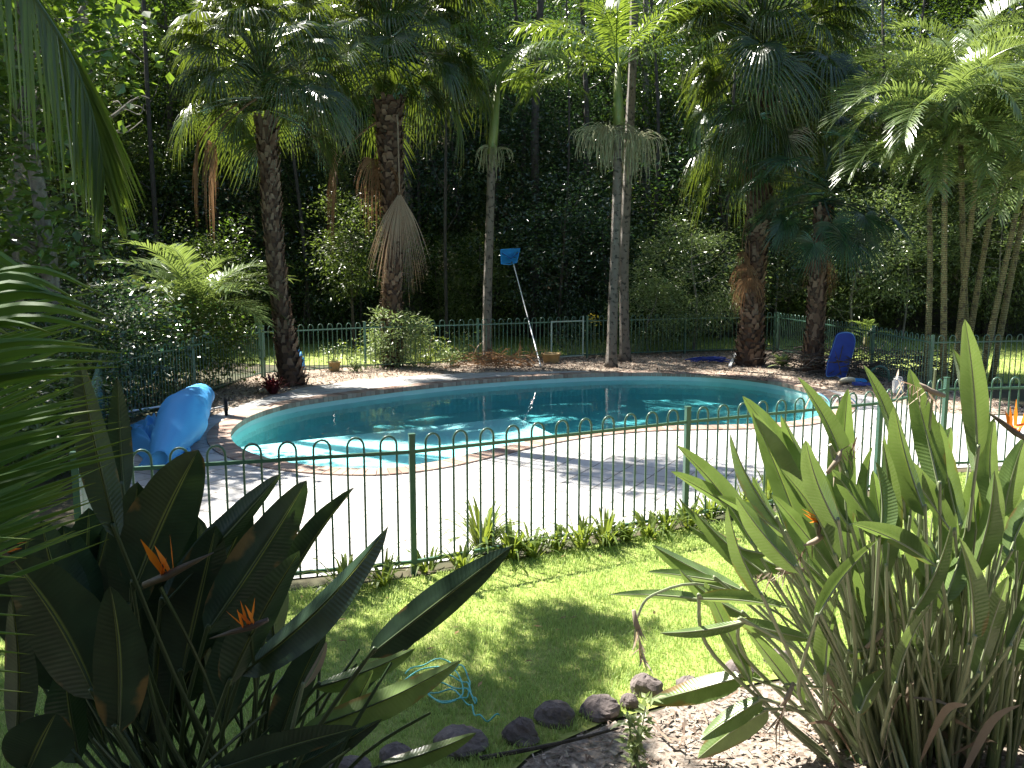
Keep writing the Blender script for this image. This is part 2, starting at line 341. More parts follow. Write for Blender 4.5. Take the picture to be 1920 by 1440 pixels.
# coping bricks (one ring of bullnosed bricks laid on edge across the rim)
mb = MB(); NB = int(plen/.118); BO, _ = resample(PO, NB); BN = onormals(BO); tt = np.roll(BO, -1, 0)-BO
for i in range(NB):
    c0 = BO[i]; c1 = BO[(i+1) % NB]; n0 = BN[i]; n1 = BN[(i+1) % NB]; g = .035; z = .022+random.uniform(-.002, .002)
    for (r0, r1) in ((-.02, CW),):
        q0 = c0+(c1-c0)*g; q1 = c1-(c1-c0)*g; m0 = n0*(1-g)+n1*g; m1 = n1*(1-g)+n0*g
        p = [q0+m0*r0, q1+m1*r0, q1+m1*r1, q0+m0*r1]
        v = [[x[0], x[1], zz] for zz in (-.07, z) for x in p]
        mb.add(v, [[4, 5, 6, 7], [0, 1, 5, 4], [1, 2, 6, 5], [2, 3, 7, 6], [3, 0, 4, 7]])
tag(obj('pool_coping', mb, M['coping']), kind='structure')
M['mortar'] = plain('mortar', (.2, .17, .14), .9)
a0 = PO+PN*.0; a1 = CO
tag(obj('coping_bed', MB().add(np.concatenate([np.c_[a0, np.full(n, .006)], np.c_[a1, np.full(n, .006)]]), F), M['mortar']), kind='structure')
# pool basin
WZ = -.17; FLZ = -.62
def ringz(off, z): q = PO+PN*off; return np.c_[q, np.full(n, z)]
prof = [(0, .0), (-.0, -.16), (-.02, -.35), (-.10, -.5), (-.3, FLZ)]
V = np.concatenate([ringz(o, z) for o, z in prof]); F = [[k*n+i, k*n+(i+1) % n, (k+1)*n+(i+1) % n, (k+1)*n+i] for k in range(len(prof)-1) for i in range(n)]
mb = MB().add(V, F); mb.f.append(np.array([[(len(prof)-1)*n+i for i in range(n)]]))
tag(obj('pool_basin', mb, M['pool_wall']), kind='structure')
# shallow ledge on the near side
lz = -.25
l0, l1, l2 = G(600, 822, lz)[:2], G(968, 782, lz)[:2], G(1080, 835, lz)[:2]
lp = [l0-(l1-l0)*1.0, l1, l1+(l2-l1)*2.2, l1+(l2-l1)*2.2+(l0-l1)*2.2]
lp = np.array(lp)
# clip ledge to the pool outline (slightly inset)
ins = PO-PN*.06
def clip(sub, a, b):
    out = []; e = b-a
    f = lambda p: e[0]*(p[1]-a[1])-e[1]*(p[0]-a[0])
    for i in range(len(sub)):
        c, d = sub[i], sub[(i+1) % len(sub)]; fc, fd = f(c), f(d)
        if fc >= 0: out.append(c)
        if fc*fd < 0: out.append(c+(d-c)*fc/(fc-fd))
    return out
sgn = sum((lp[i][0]*lp[(i+1) % 4][1]-lp[(i+1) % 4][0]*lp[i][1]) for i in range(4))
if sgn < 0: lp = lp[::-1]
sub = [np.array(p) for p in ins]
for i in range(4): sub = clip(sub, lp[i], lp[(i+1) % 4])
k = len(sub); mb = MB(); V = [[p[0], p[1], lz] for p in sub]+[[p[0], p[1], FLZ+.004] for p in sub]
mb.add(V, [[i, (i+1) % k, k+(i+1) % k, k+i] for i in range(k)]); mb.f.append(np.array([list(range(k))]))
tag(obj('pool_ledge', mb, M['pool_ledge_lit']), kind='structure')
# water: closed body
m, t, N, L = newmat('pool_water'); fr = N('ShaderNodeFresnel'); fr.inputs[0].default_value = 1.33
gl = N('ShaderNodeBsdfGlossy'); gl.inputs['Roughness'].default_value = .015; tp = N('ShaderNodeBsdfTransparent'); tp.inputs[0].default_value = (.9, 1, 1, 1)
nz = N('ShaderNodeTexNoise'); nz.inputs['Scale'].default_value = 2.2; nz.inputs['Detail'].default_value = 3; tc = N('ShaderNodeTexCoord'); mp = N('ShaderNodeMapping'); mp.inputs['Scale'].default_value = (1, 1, 1)
L(tc.outputs['Object'], mp.inputs[0]); L(mp.outputs[0], nz.inputs[0]); bp = N('ShaderNodeBump'); bp.inputs['Distance'].default_value = .006; bp.inputs['Strength'].default_value = 1
L(nz.outputs[0], bp.inputs['Height']); L(bp.outputs[0], gl.inputs['Normal']); ms = N('ShaderNodeMixShader')
L(fr.outputs[0], ms.inputs[0]); L(tp.outputs[0], ms.inputs[1]); L(gl.outputs[0], ms.inputs[2])
va = N('ShaderNodeVolumeAbsorption'); va.inputs[0].default_value = (.08, .78, .87, 1); va.inputs[1].default_value = .44
o = N('ShaderNodeOutputMaterial'); L(ms.outputs[0], o.inputs[0]); L(va.outputs[0], o.inputs[1]); M['water'] = m
q = PO+PN*.04; V = np.concatenate([np.c_[q, np.full(n, WZ)], np.c_[q, np.full(n, FLZ-.1)]]); mb = MB()
mb.add(V, [[i, n+i, n+(i+1) % n, (i+1) % n] for i in range(n)]); mb.f.append(np.array([list(range(n))])); mb.f.append(np.array([list(range(2*n-1, n-1, -1))]))
wo = obj('water', mb, M['water']); tag(wo, kind='structure')
# front lawn and beds
lawn_poly = [(-5.2, 3.0), (-.5, 3.3), (.1, 4.28), (.55, 4.62), (1.0, 4.85), (1.6, 5.1), (2.6, 5.4), (5.5, 6.0), (7.5, 7.5), (8.6, 11.0), (5.55, 10.6), (4.25, 9.5), (1.8, 8.3), (-.84, 6.9), (-3.3, 6.15), (-5.6, 5.6)]
M['lawn'] = plain('lawn_soil', (.17, .24, .04), .95, col2=(.30, .32, .10), scale=6, bump=.02)
sheet('lawn', lawn_poly, .0, M['lawn'])
bed = [(-.5, 3.25), (.1, 4.24), (.55, 4.58), (1.0, 4.8), (1.6, 5.05), (2.6, 5.35), (5.5, 5.95), (7, 4), (5, 1.5), (-3, 1.5), (-5.2, 2.9)]
M['mulch'] = plain('mulch', (.14, .105, .08), .95, col2=(.40, .35, .30), scale=26, bump=.02)
sheet('mulch_bed', bed, .001, M['mulch'])
def ringbed(name, i0, i1, width, z, mat):
    pass
back_bed = [(-6.4, 13.6), (-5.95, 12.6), (-5.3, 14.6), (-5.1, 16.3), (-4.6, 18.2), (-3.6, 19.6), (-1.2, 20.9), (1.5, 21.3), (4.5, 20.6), (6.2, 19.0), (7.2, 17.2), (7.7, 15.0), (9.5, 15), (9.6, 22), (9, 26.5), (5.2, 26.2), (2.1, 25), (-.9, 23.6), (-3.8, 22.4), (-6.2, 20.9)]
M['gravel'] = plain('garden_gravel', (.20, .15, .11), .95, col2=(.42, .35, .28), scale=16, bump=.02)
sheet('garden_bed', back_bed, -.005, M['gravel'])
far_lawn = [(-14, 26), (-6, 22.5), (-3.8, 22.8), (-.9, 24), (2.1, 25.3), (5.2, 26.6), (9, 27), (10, 22.3), (9.8, 19), (20, 19), (30, 30), (28, 44), (6, 40), (-12, 33)]
sheet('far_lawn', far_lawn, .0, M['lawn'])
def chips(name, poly, N_, smin, smax, mat, z0=0.0, flat=.35, label=None, wr=(.2, .5)):
    poly = np.array(poly); lo, hi = poly.min(0), poly.max(0)
    x = rng.uniform(lo[0], hi[0], N_*3); y = rng.uniform(lo[1], hi[1], N_*3); ok = inside(poly, x, y); x = x[ok][:N_]; y = y[ok][:N_]; k = len(x)
    L_ = rng.uniform(smin, smax, k); W_ = L_*rng.uniform(*wr, k); th = rng.uniform(0, 6.28, k)
    a = np.stack([np.cos(th), np.sin(th), rng.normal(0, flat, k)], 1); b = np.stack([-np.sin(th), np.cos(th), rng.normal(0, flat, k)], 1)
    c = np.stack([x, y, z0+rng.uniform(.003, .03, k)], 1); a *= L_[:, None]/2; b *= W_[:, None]/2
    V = np.stack([c-a-b*.6, c+a*.8-b, c+a+b*.7, c-a*.9+b], 1).reshape(-1, 3); F = np.arange(4*k).reshape(-1, 4)
    return tag(obj(name, MB().add(V, F), mat), label, kind='stuff')
chips('mulch_chips', bed, 30000, .008, .05, M['chips'], .002, label='loose bark and leaf mulch in the front bed')
chips('mulch_sticks', bed, 1300, .06, .2, M['chips_brown'], .02, .12, wr=(.03, .12), label='thin sticks and dry strips lying in the front mulch')
chips('bark_chips', back_bed, 16000, .03, .09, M['chips_brown'], 0, label='brown bark chips around the far side of the pool')
# grass
def grass(name, poly, N_, h0, h1, wd, mat, label, z0=0, clump=.5):
    poly = np.array(poly); lo, hi = poly.min(0), poly.max(0)
    x = rng.uniform(lo[0], hi[0], N_*3); y = rng.uniform(lo[1], hi[1], N_*3); ok = inside(poly, x, y); x = x[ok][:N_]; y = y[ok][:N_]; k = len(x)
    dens = rng.uniform(-.25, .25, k)+.5+.5*np.sin(x*5.1+1.3*np.sin(y*4))*np.sin(y*4.3+np.sin(x*3.1)*1.7)
    h = rng.uniform(h0, h1, k)*(.5+.9*np.clip(dens, 0, 1.1)); th = rng.uniform(0, 6.28, k); ln = rng.uniform(.1, .9, k)*h
    base = np.stack([x, y, np.full(k, z0)+(hill(x, y) if z0 == 0 else 0)], 1)
    d = np.stack([np.cos(th), np.sin(th), 0*x], 1); s_ = np.stack([-np.sin(th), np.cos(th), 0*x], 1)*(wd*rng.uniform(.6, 1.3, k))[:, None]
    up = np.array([0, 0, 1.0]); mid = base+d*(ln*.35)[:, None]+up*(h*.6)[:, None]; tip = base+d*ln[:, None]+up*(h*rng.uniform(.75, 1, k))[:, None]
    V = np.stack([base-s_, base+s_, mid-s_*.8, mid+s_*.8, tip], 1).reshape(-1, 3); o_ = np.arange(k)*5
    mb = MB(); mb.add(V, np.stack([o_, o_+1, o_+3, o_+2], 1)); mb.f.append(np.stack([o_+2, o_+3, o_+4], 1))
    return tag(obj(name, mb, mat), label, kind='stuff')
vis_lawn = [(-4.2, 3.2), (-.5, 3.35), (.1, 4.3), (.55, 4.65), (1.0, 4.9), (1.6, 5.15), (2.6, 5.45), (5.0, 6.2), (6.5, 8.5), (6.8, 10.6), (5.55, 10.55), (4.25, 9.45), (1.8, 8.25), (-.84, 6.88), (-3.3, 6.1), (-4.4, 5.7)]
grass('grass', vis_lawn, 170000, .02, .058, .0028, M['grass'], 'short bright green lawn grass in front of the pool fence')
grass('grass', far_lawn, 60000, .06, .16, .009, M['grass'], 'green grass of the clearing beyond the pool fence')
# ------------------------------------------------------------------ fences
def fence(name, label, pts, closed_posts=True, endpost=True, group=None, skip=()):
    root = thing(name, label, 'fence', (pts[0][0], pts[0][1], 0), group)
    for i, p in enumerate(pts):
        if i == len(pts)-1 and not endpost: continue
        o = obj('post', MB().box((p[0], p[1], .6), (.05, .05, 1.21), math.atan2(pts[1][1]-pts[0][1], pts[1][0]-pts[0][0])), M['fence'], root)
        mb = MB().box((p[0], p[1], 1.211), (.057, .057, .012), math.atan2(pts[1][1]-pts[0][1], pts[1][0]-pts[0][0])); mb.v = [v for v in mb.v]
        WP[o.name] = wloc(root); obj('post_cap', mb, M['fence'], o)
    for i in range(len(pts)-1):
        if i in skip: continue
        a = np.array([*pts[i], 0.]); b = np.array([*pts[i+1], 0.]); Ln = np.linalg.norm(b-a); d = (b-a)/Ln
        nh = int(round((Ln-.12)/.262)); pitch = (Ln-.12)/nh; mb = MB(); wd = pitch*.5
        for k in range(nh):
            c = a+d*(.06+pitch*(k+.5)); r = wd/2; dz = random.uniform(-.004, .004)
            pts_ = [c-d*r+[0, 0, .06], c-d*r+[0, 0, .6], c-d*r+[0, 0, 1.125+dz]]
            for q in range(1, 8):
                th = math.pi*(1-q/8); pts_.append(c+d*r*math.cos(th)+np.array([0, 0, 1.125+dz+r*1.15*math.sin(th)]))
            pts_ += [c+d*r+[0, 0, 1.125+dz], c+d*r+[0, 0, .6], c+d*r+[0, 0, .06]]
            nn = np.array([-d[1], d[0], 0]); pa = np.array(pts_)
            T = np.gradient(pa, axis=0); T /= np.linalg.norm(T, axis=1)[:, None]; B = np.cross(T, nn); m_ = len(pa); ns = 6
            thh = np.arange(ns)/ns*6.2832; V = pa[:, None]+.0102*(nn*np.cos(thh)[None, :, None]+B[:, None]*np.sin(thh)[None, :, None])
            ii = np.arange(m_-1)[:, None]*ns; jj = np.arange(ns)[None]; kk = (jj+1) % ns
            mb.add(V.reshape(-1, 3), np.stack([ii+jj, ii+kk, ii+ns+kk, ii+ns+jj], -1).reshape(-1, 4))
        mb.smooth = True; pn = obj('hoop_panel', mb, M['fence'], root)
        obj('top_rail', MB().bar(a+d*.02+[0, 0, 1.06], b-d*.02+[0, 0, 1.06], .028), M['fence'], pn)
        obj('bottom_rail', MB().bar(a+d*.02+[0, 0, .10], b-d*.02+[0, 0, .10], .028), M['fence'], pn)
    return root
fence('pool_fence', 'dark green hoop top metal fence in front of the pool, nearest to the viewer', [FZ, FA, FB, FC, FD, FE, (11.5, 11.4)])
fence('pool_fence', 'green hoop top fence on the left, running back past the blue cover', [(-3.36, 6.43), (-4.9, 9.8), L1, (-6.3, 16.8), (-5.95, 20.15)])
fence('pool_fence', 'green hoop top fence behind the pool, backed by dark forest', BK)
fence('pool_fence', 'green hoop top fence on the right, behind the blue bodyboard', [(8.16, 26.22), (8.45, 23.3), (8.6, 20.3), (8.6, 17.4), (11.6, 18.0), (14.5, 18.6)])
# ------------------------------------------------------------------ palm fronds
def nrm(v): return v/(np.linalg.norm(v, axis=-1, keepdims=True)+1e-9)
def fan_frond(elev, Rr=.95, pet=1.15, nseg=38, seed=0, droop=.45, spread=125, bend=25):
    r = np.random.default_rng(seed); mb = MB(); e = R_(elev); pts = [np.zeros(3)]
    for k in range(6):
        ee = e-R_(bend)*(k/5.)**1.3; pts.append(pts[-1]+np.array([math.cos(ee), 0, math.sin(ee)])*pet/6)
    mb.tube(pts, np.linspace(.022, .012, 7), 4, cap=False)
    c = pts[-1]; ee = e-R_(bend)-R_(18); X = np.array([math.cos(ee), 0, math.sin(ee)]); Y = np.array([0, 1., 0]); Z = np.cross(X, Y)
    fr = np.array([.04, .22, .42, .62, .82, 1.0]); dth = R_(2*spread)/nseg
    for i in range(nseg):
        th = R_(-spread)+dth*(i+.5); d = math.cos(th)*X+math.sin(th)*Y+Z*(.16*abs(math.sin(th))+r.uniform(-.05, .05)); d /= np.linalg.norm(d)
        sd_ = -math.sin(th)*X+math.cos(th)*Y; ln = Rr*(1.0-.28*abs(th)/R_(spread))*r.uniform(.9, 1.08)
        rr = fr*ln; C = c+rr[:, None]*d
        dr = np.clip((fr-.38)/.62, 0, 1)**1.7*droop*ln*r.uniform(.7, 1.4)
        C[:, 2] -= dr; C -= np.outer(dr*.35, d*np.array([1, 1, 0]))
        W = np.minimum(rr*dth*.52, .42*ln*dth*.52)*np.array([1, 1, 1, .72, .42, .06]); Wv = W[:, None]*sd_
        fold = np.outer(W*.55, Z)
        Vv = np.concatenate([C-Wv-fold, C+fold*.2, C+Wv-fold]); q = np.arange(5)
        uvv = np.stack([np.zeros(18), np.tile(fr, 3)], 1)
        mb.add(Vv, np.concatenate([np.stack([q, q+6, q+7, q+1], 1), np.stack([q+6, q+12, q+13, q+7], 1)]), uvv)
    return mb
def pinnate(elev, Ln=2.6, nl=44, ll=.62, seed=0, bend=70, droop=.35, wd=.020, t0=.16, vee=.25, rr=.018, pr=.55):
    r = np.random.default_rng(seed); mb = MB(); m = 26; pts = [np.zeros(3)]; tw = r.uniform(-.1, .1)
    for k in range(m):
        t = k/(m-1); e = R_(elev-bend*t**1.25); pts.append(pts[-1]+np.array([math.cos(e), tw*t, math.sin(e)])*Ln/m)
    pts = np.array(pts); mb.tube(pts, np.linspace(rr, rr*.2, m+1), 5, cap=False); T = nrm(np.gradient(pts, axis=0))
    s_ = np.linspace(0, 1, m+1); fr = np.array([0, .3, .6, .85, 1.0]); Wf = np.array([.35, 1, .95, .6, .05])
    for side in (-1, 1):
        for k in range(nl):
            t = t0+(1-t0)*(k+r.uniform(-.25, .25)+.5)/nl; p = np.array([np.interp(t, s_, pts[:, j]) for j in range(3)]); T0 = np.array([np.interp(t, s_, T[:, j]) for j in range(3)]); T0 /= np.linalg.norm(T0)
            Yv = np.array([0, side, 0.]); Up = np.cross(T0, np.array([0, 1., 0])); Up = -Up if Up[2] < 0 and abs(T0[2]) < .9 else Up
            al = R_(72-38*t+r.uniform(-7, 7)); d = T0*math.cos(al)+Yv*math.sin(al)+Up*(vee+r.uniform(-.12, .12)); d /= np.linalg.norm(d)
            l = ll*(1-abs((t-pr)/.62)**2.2*.65)*r.uniform(.88, 1.08); C = p+np.outer(fr*l, d); dr = fr**1.9*droop*l*r.uniform(.6, 1.4); C[:, 2] -= dr; C[:, :2] -= np.outer(dr*.4, d[:2])
            sdv = np.cross(d, Up); sdv /= np.linalg.norm(sdv)+1e-9; mb.strip(C, np.outer(Wf*wd, sdv)); mb.uv[-1] = np.stack([np.zeros(10), np.tile(fr, 2)], 1)
    return mb
FAN = {}
def fanmesh(elev, v, mat, **k):
    key = (elev, v, mat, k.get('droop'), k.get('spread'), k.get('pet'))
    if key not in FAN: FAN[key] = fan_frond(elev, seed=v*100+elev+200, **k).mesh('frond', M[mat], False)
    return FAN[key]
def boots_trunk(path, rad, seed, parent, dens=95):
    """trunk tube plus persistent leaf bases"""
    r = np.random.default_rng(seed); pts = catmull(path, 8, False); m = len(pts); rd = np.interp(np.linspace(0, 1, m), np.linspace(0, 1, len(rad)), rad)
    mb = MB().tube(pts, rd*.86, 12, jit=lambda a, b: 1+r.uniform(-.06, .06, (a, b))); mb.smooth = True
    tr = obj('trunk', mb, M['fibre'], parent)
    s_ = np.concatenate([[0], np.cumsum(np.linalg.norm(np.diff(pts, axis=0), axis=1))]); Ht = s_[-1]; nb = int(Ht*dens); bt = MB()
    for i in range(nb):
        t = (i+r.uniform(0, .8))/nb; s = t*Ht; p = np.array([np.interp(s, s_, pts[:, j]) for j in range(3)]); R0 = np.interp(s, s_, rd)
        th = i*2.39996+r.uniform(-.2, .2); o = np.array([math.cos(th), math.sin(th), 0]); sd_ = np.array([-o[1], o[0], 0]); h = r.uniform(.08, .20)*(1.7 if r.random() < .07 else 1); w_ = r.uniform(.03, .07)*(R0/.2)
        out = r.uniform(.015, .05)*(R0/.2); b0 = p+o*R0*.84; b1 = p+o*(R0*.92+out)+[0, 0, h]
        sk = sd_*r.uniform(-.04, .04); V = [b0-sd_*w_, b0+sd_*w_, b1+sk+sd_*w_*.45, b1+sk-sd_*w_*.45, b0+[0, 0, h*.85]-sd_*w_*.5-o*.02, b0+[0, 0, h*.85]+sd_*w_*.5-o*.02]
        bt.add(V, [[0, 1, 2, 3], [3, 2, 5, 4]])
    obj('leaf_bases', bt, M['boot'], tr); return pts[-1]
def fan_palm(label, path, rad, seed, nf=40, sc=1.0, elevs=(70, 45, 25, 5, -15, -35, -55), wts=(1, 2, 2, 2.4, 2.4, 2, 1.2), dead=4, mat='fan', droop=.5, up=.35):
    r = np.random.default_rng(seed); root = thing('fan_palm', label, 'palm tree', path[0]); top = boots_trunk(path, rad, seed, root)
    loc = np.array(path[0]); wts = np.array(wts)/sum(wts)
    for i in range(nf):
        e = int(r.choice(elevs, p=wts)); az = i*2.39996+r.uniform(-.3, .3); me = fanmesh(e, int(r.integers(0, 4)), mat, droop=droop, pet=1.5, Rr=.92)
        zoff = (e+20)/90*.9+up-.3
        inst('frond', me, root, top-loc+[0, 0, zoff+r.uniform(-.1, .1)], (r.uniform(-.45, .45), r.uniform(-.2, .2), az), sc*r.uniform(.72, 1.12))
    for i in range(dead):
        az = r.uniform(0, 6.28); me = fanmesh(-70, int(r.integers(0, 3)), 'dead', droop=.6, spread=80)
        o = inst('dead_frond', me, root, top-loc+[0, 0, -.15-r.uniform(0, .3)], (0, 0, az), sc*r.uniform(.7, .95)); o['label'] = 'dry brown hanging frond'
    return root, top
def off(p, dx, dz, dy=0): return np.array(p)+[dx, dy, dz]
YA = 18.9
A0 = G(548, 722); pa = [A0, P(530, 600, YA), P(513, 450, YA), P(506, 330, YA), P(498, 225, YA)]
fan_palm('tall fan palm at the left of the pool with a shaggy brown trunk', pa, [.36, .22, .21, .23, .27], 11, 84, 1.05, elevs=(80, 62, 45, 25, 5, -15), wts=(1.5, 2, 3, 3, 2.4, 1), droop=.5, up=.5, dead=0)
YB = 22.4
B0 = P(735, 688, YB); B0[2] = 0; pb = [B0, P(735, 560, YB), P(738, 420, YB), P(733, 300, YB), P(728, 190, YB)]
rb, topb = fan_palm('fan palm with a large bleached dead frond hanging down its trunk, behind the pool', pb, [.34, .28, .28, .34, .40], 12, 98, 1.38, elevs=(80, 62, 45, 25, 5, -15), wts=(1.5, 2, 3, 3, 2.4, 1), droop=.5, up=1.2, dead=2)
# the bleached frond hanging on the trunk
df = fan_frond(-86, Rr=2.3, pet=1.9, nseg=60, seed=5, droop=.25, spread=34, bend=2); dfm = df.mesh('dead_frond', M['dead_pale'])
o = inst('dead_frond', dfm, rb, P(745, 215, YB-.45)-B0, (0, 0, R_(-70)), 1.0); o['label'] = 'large pale dead frond hanging against the trunk'
for (x, y, az, s, Y) in ((655, 240, 200, 1.25, YB-.8), (640, 205, 185, 1.0, YB-.5), (700, 235, 150, 1.1, YB-.3)):
    inst('dead_frond', fanmesh(-35, 7, 'dead', droop=.8, spread=95), rb, P(x+50, y-10, Y)-B0, (0, 0, R_(az)), s)
ra = [o_ for o_ in bpy.data.objects if o_.name == 'fan_palm'][0]
for (x, y, az, s, el_) in ((430, 190, 185, 1.15, -35), (395, 200, 200, 1.0, -35)):
    inst('dead_frond', fanmesh(el_, 7, 'dead', droop=.8, spread=95), ra, P(x+(50 if el_ > -50 else 0), y-5, YA-.2)-A0, (0, 0, R_(az)), s)
YC = 22.6
C0 = P(1405, 683, YC); C0[2] = 0; pcn = [C0, P(1412, 560, YC), P(1420, 430, YC), P(1425, 320, YC), P(1428, 170, YC)]
rc, topc = fan_palm('thick trunked fan palm, left one of the pair at the right end of the pool', pcn, [.42, .30, .32, .34, .34], 13, 96, 1.3, up=.9, elevs=(80, 62, 45, 25, 5, -15, -35), wts=(1, 2, 3, 3, 2.2, 1.5, 1))
for i in range(26):
    r0 = np.random.default_rng(300+i); inst('frond', fanmesh(int(r0.choice([5, -15, -35])), int(r0.integers(0, 3)), 'fan', droop=.5), rc, P(1422, 250, YC)-C0+[0, 0, r0.uniform(-.7, 1.2)], (r0.uniform(-.3, .3), 0, i*2.4), r0.uniform(.9, 1.25))
for i in range(3):
    inst('dead_frond', fanmesh(-70, i, 'dead', droop=.6, spread=80), rc, P(1405, 400+i*25, YC-.2)-C0, (0, 0, R_(190+i*35)), .85)
YD = 21.2
D0 = P(1523, 698, YD); D0[2] = 0; pdn = [D0, P(1528, 620, YD), P(1533, 530, YD), P(1540, 450, YD), P(1545, 390, YD)]
fan_palm('shorter dark fan palm beside the blue bodyboard', pdn, [.30, .24, .23, .23, .24], 14, 34, .98, mat='fan_low', elevs=(60, 30, 10, -10, -30), wts=(1, 2, 3, 3, 1.5), dead=2, droop=.25)
# ------------------------------------------------------------------ king palms
PIN = {}
def pinmesh(key, mat, **k):
    kk = (key, mat)
    if kk not in PIN: PIN[kk] = pinnate(seed=hash(str(kk)) % 1000 if False else sum(map(ord, str(kk))), **k).mesh('frond', M[mat], False)
    return PIN[kk]
def seedbunch(c, Rr, Hh, nn, seed):
    r = np.random.default_rng(seed); mb = MB()
    for i in range(nn):
        th = r.uniform(0, 6.28); q = r.uniform(.12, 1.1)**.9; o = np.array([math.cos(th), math.sin(th), 0])*Rr*q*(1+.25*math.sin(3*th+seed)); h = Hh*r.uniform(.25, 1)*(1.25-.6*q)
        pts = [np.array(c)+o*.05, np.array(c)+o*.45+[0, 0, r.uniform(.05, .34)*Rr*q], np.array(c)+o*.85+[0, 0, .02], np.array(c)+o+[r.uniform(-.03, .03), r.uniform(-.03, .03), -h*.45], np.array(c)+o*1.02+[r.uniform(-.05, .05), r.uniform(-.05, .05), -h]]
        mb.tube(catmull(pts, 3, False), .0075, 3, cap=False)
    return mb
def king_palm(label, path, r0, shaft0, shaft1, crown_specs, seed, bunch=None, parent_name='king_palm'):
    root = thing(parent_name, label, 'palm tree', path[0]); pts = catmull(path, 8, False)
    rad = np.linspace(r0*1.15, r0*.9, len(pts)); rad[:3] *= [1.35, 1.2, 1.08]; mb = MB().tube(pts, rad, 14); mb.smooth = True; tr = obj('trunk', mb, M['king_bark'], root)
    mb = MB().tube([shaft0, (np.array(shaft0)*.7+np.array(shaft1)*.3), shaft1], [r0*1.12, r0*1.1, r0*.6], 12); mb.smooth = True; obj('crownshaft', mb, M['shaft'], root)
    r = np.random.default_rng(seed); loc = np.array(path[0])
    for i, (az, ev, s) in enumerate(crown_specs):
        me = pinmesh((ev, i % 2), 'feather', elev=ev, Ln=3.0, nl=58, ll=.75, bend=75 if ev > 20 else 55, droop=.5, wd=.018)
        inst('frond', me, root, np.array(shaft1)-loc-[0, 0, .1], (r.uniform(-.25, .25), 0, R_(az)), s)
    if bunch is not None:
        for (c, Rr, Hh, nn) in bunch: obj('seed_cluster', seedbunch(c, Rr, Hh, nn, seed), M['seed'], root)
    return root
YK = 23.3
k0 = P(914, 668, YK); k0[2] = 0
king_palm('slender king palm left of the blue pool net, with a small seed cluster', [k0, P(914, 560, YK), P(918, 430, YK), P(922, 290, YK)], .115, P(922, 290, YK), P(934, 150, YK),
          [(20, 50, 1.0), (75, 40, 1.), (140, 45, 1.0), (200, 30, .95), (250, 50, 1.), (300, 35, 1.), (-20, 15, .85), (170, 60, 1.)], 21, [(P(924, 282, YK), .42, .75, 90)])
YQ = 22.2
q0 = P(1146, 680, YQ); q0[2] = 0
kp = king_palm('pale ringed king palm with a wide cream seed cluster, behind the middle of the pool', [q0, P(1150, 560, YQ), P(1155, 430, YQ), P(1159, 290, YQ), P(1160, 235, YQ)], .12, P(1160, 236, YQ), P(1158, 120, YQ),
          [(180, 45, 1.2), (160, 20, 1.1), (205, 28, 1.2), (0, 40, 1.25), (20, 55, 1.2), (-25, 25, 1.1), (90, 50, 1.), (270, 50, 1.1), (235, 55, 1.1), (320, 55, 1.1), (140, 60, 1.1), (190, 5, .9)], 22,
          [(P(1140, 250, YQ), .85, .95, 170), (P(1190, 262, YQ), .8, 1.1, 130)])
YR = 23.6
q1 = P(1172, 672, YR); q1[2] = 0
king_palm('king palm trunk standing close behind the ringed king palm', [q1, P(1170, 500, YR), P(1178, 300, YR), P(1188, 60, YR), P(1190, -120, YR)], .12, P(1190, -120, YR), P(1190, -300, YR),
          [(az, ev, 1.0) for az, ev in ((0, 40), (60, 55), (120, 30), (180, 45), (240, 60), (300, 35))], 23)
# ------------------------------------------------------------------ cane palm clump at the right
YG = 18.8
def cane_clump(label, loc, stems, seed, mat='cane', Ln=2.4, ll=.72):
    root = thing('cane_palm', label, 'palm', loc); r = np.random.default_rng(seed)
    for (bx, by, tx, ty, Yb, Yt, s) in stems:
        b = P(bx, by, Yb); b[2] = 0; t_ = P(tx, ty, Yt); mid = (b+t_)/2+[r.uniform(-.05, .05), 0, .1]
        pts = catmull([b, mid, t_], 8, False); mb = MB().tube(pts, np.linspace(.075, .05, len(pts)), 9); mb.smooth = True; obj('stem', mb, M['cane_bark'], root)
        d = nrm(pts[-1]-pts[-3]); e_ = pts[-1]+d*.7; mb = MB().tube([pts[-1], pts[-1]+d*.3, e_], [.06, .055, .03], 8); mb.smooth = True; obj('crownshaft', mb, M['shaft'], root)
        for i in range(13):
            ev = [75, 60, 45, 30, 15, 60, 40, 20, 50, 70, 35, 55, 25][i]; me = pinmesh((ev, i % 2), mat, elev=ev, Ln=Ln, nl=60, ll=ll, bend=85, droop=.28, wd=.014, vee=.5)
            inst('frond', me, root, e_-np.array(loc)-d*.15, (r.uniform(-.2, .2), r.uniform(-.2, .2), i*2.4+r.uniform(-.4, .4)), s*r.uniform(.85, 1.1))
    return root
stems = [(1738, 700, 1742, 340, 19.0, 19.0, .95), (1770, 702, 1772, 260, 18.6, 18.2, .95), (1788, 705, 1830, 330, 18.9, 18.6, .9), (1805, 700, 1880, 280, 19.3, 18.8, 1.0), (1838, 700, 1905, 400, 18.7, 18.4, .95), (1815, 702, 1800, 190, 19.6, 19.4, 1.0), (1860, 700, 1960, 230, 19.2, 19.0, 1.0)]
cl = P(1800, 700, 19); cl[2] = 0
cane_clump('clump of golden cane palms with arching feathery fronds at the right edge', cl, stems, 31)
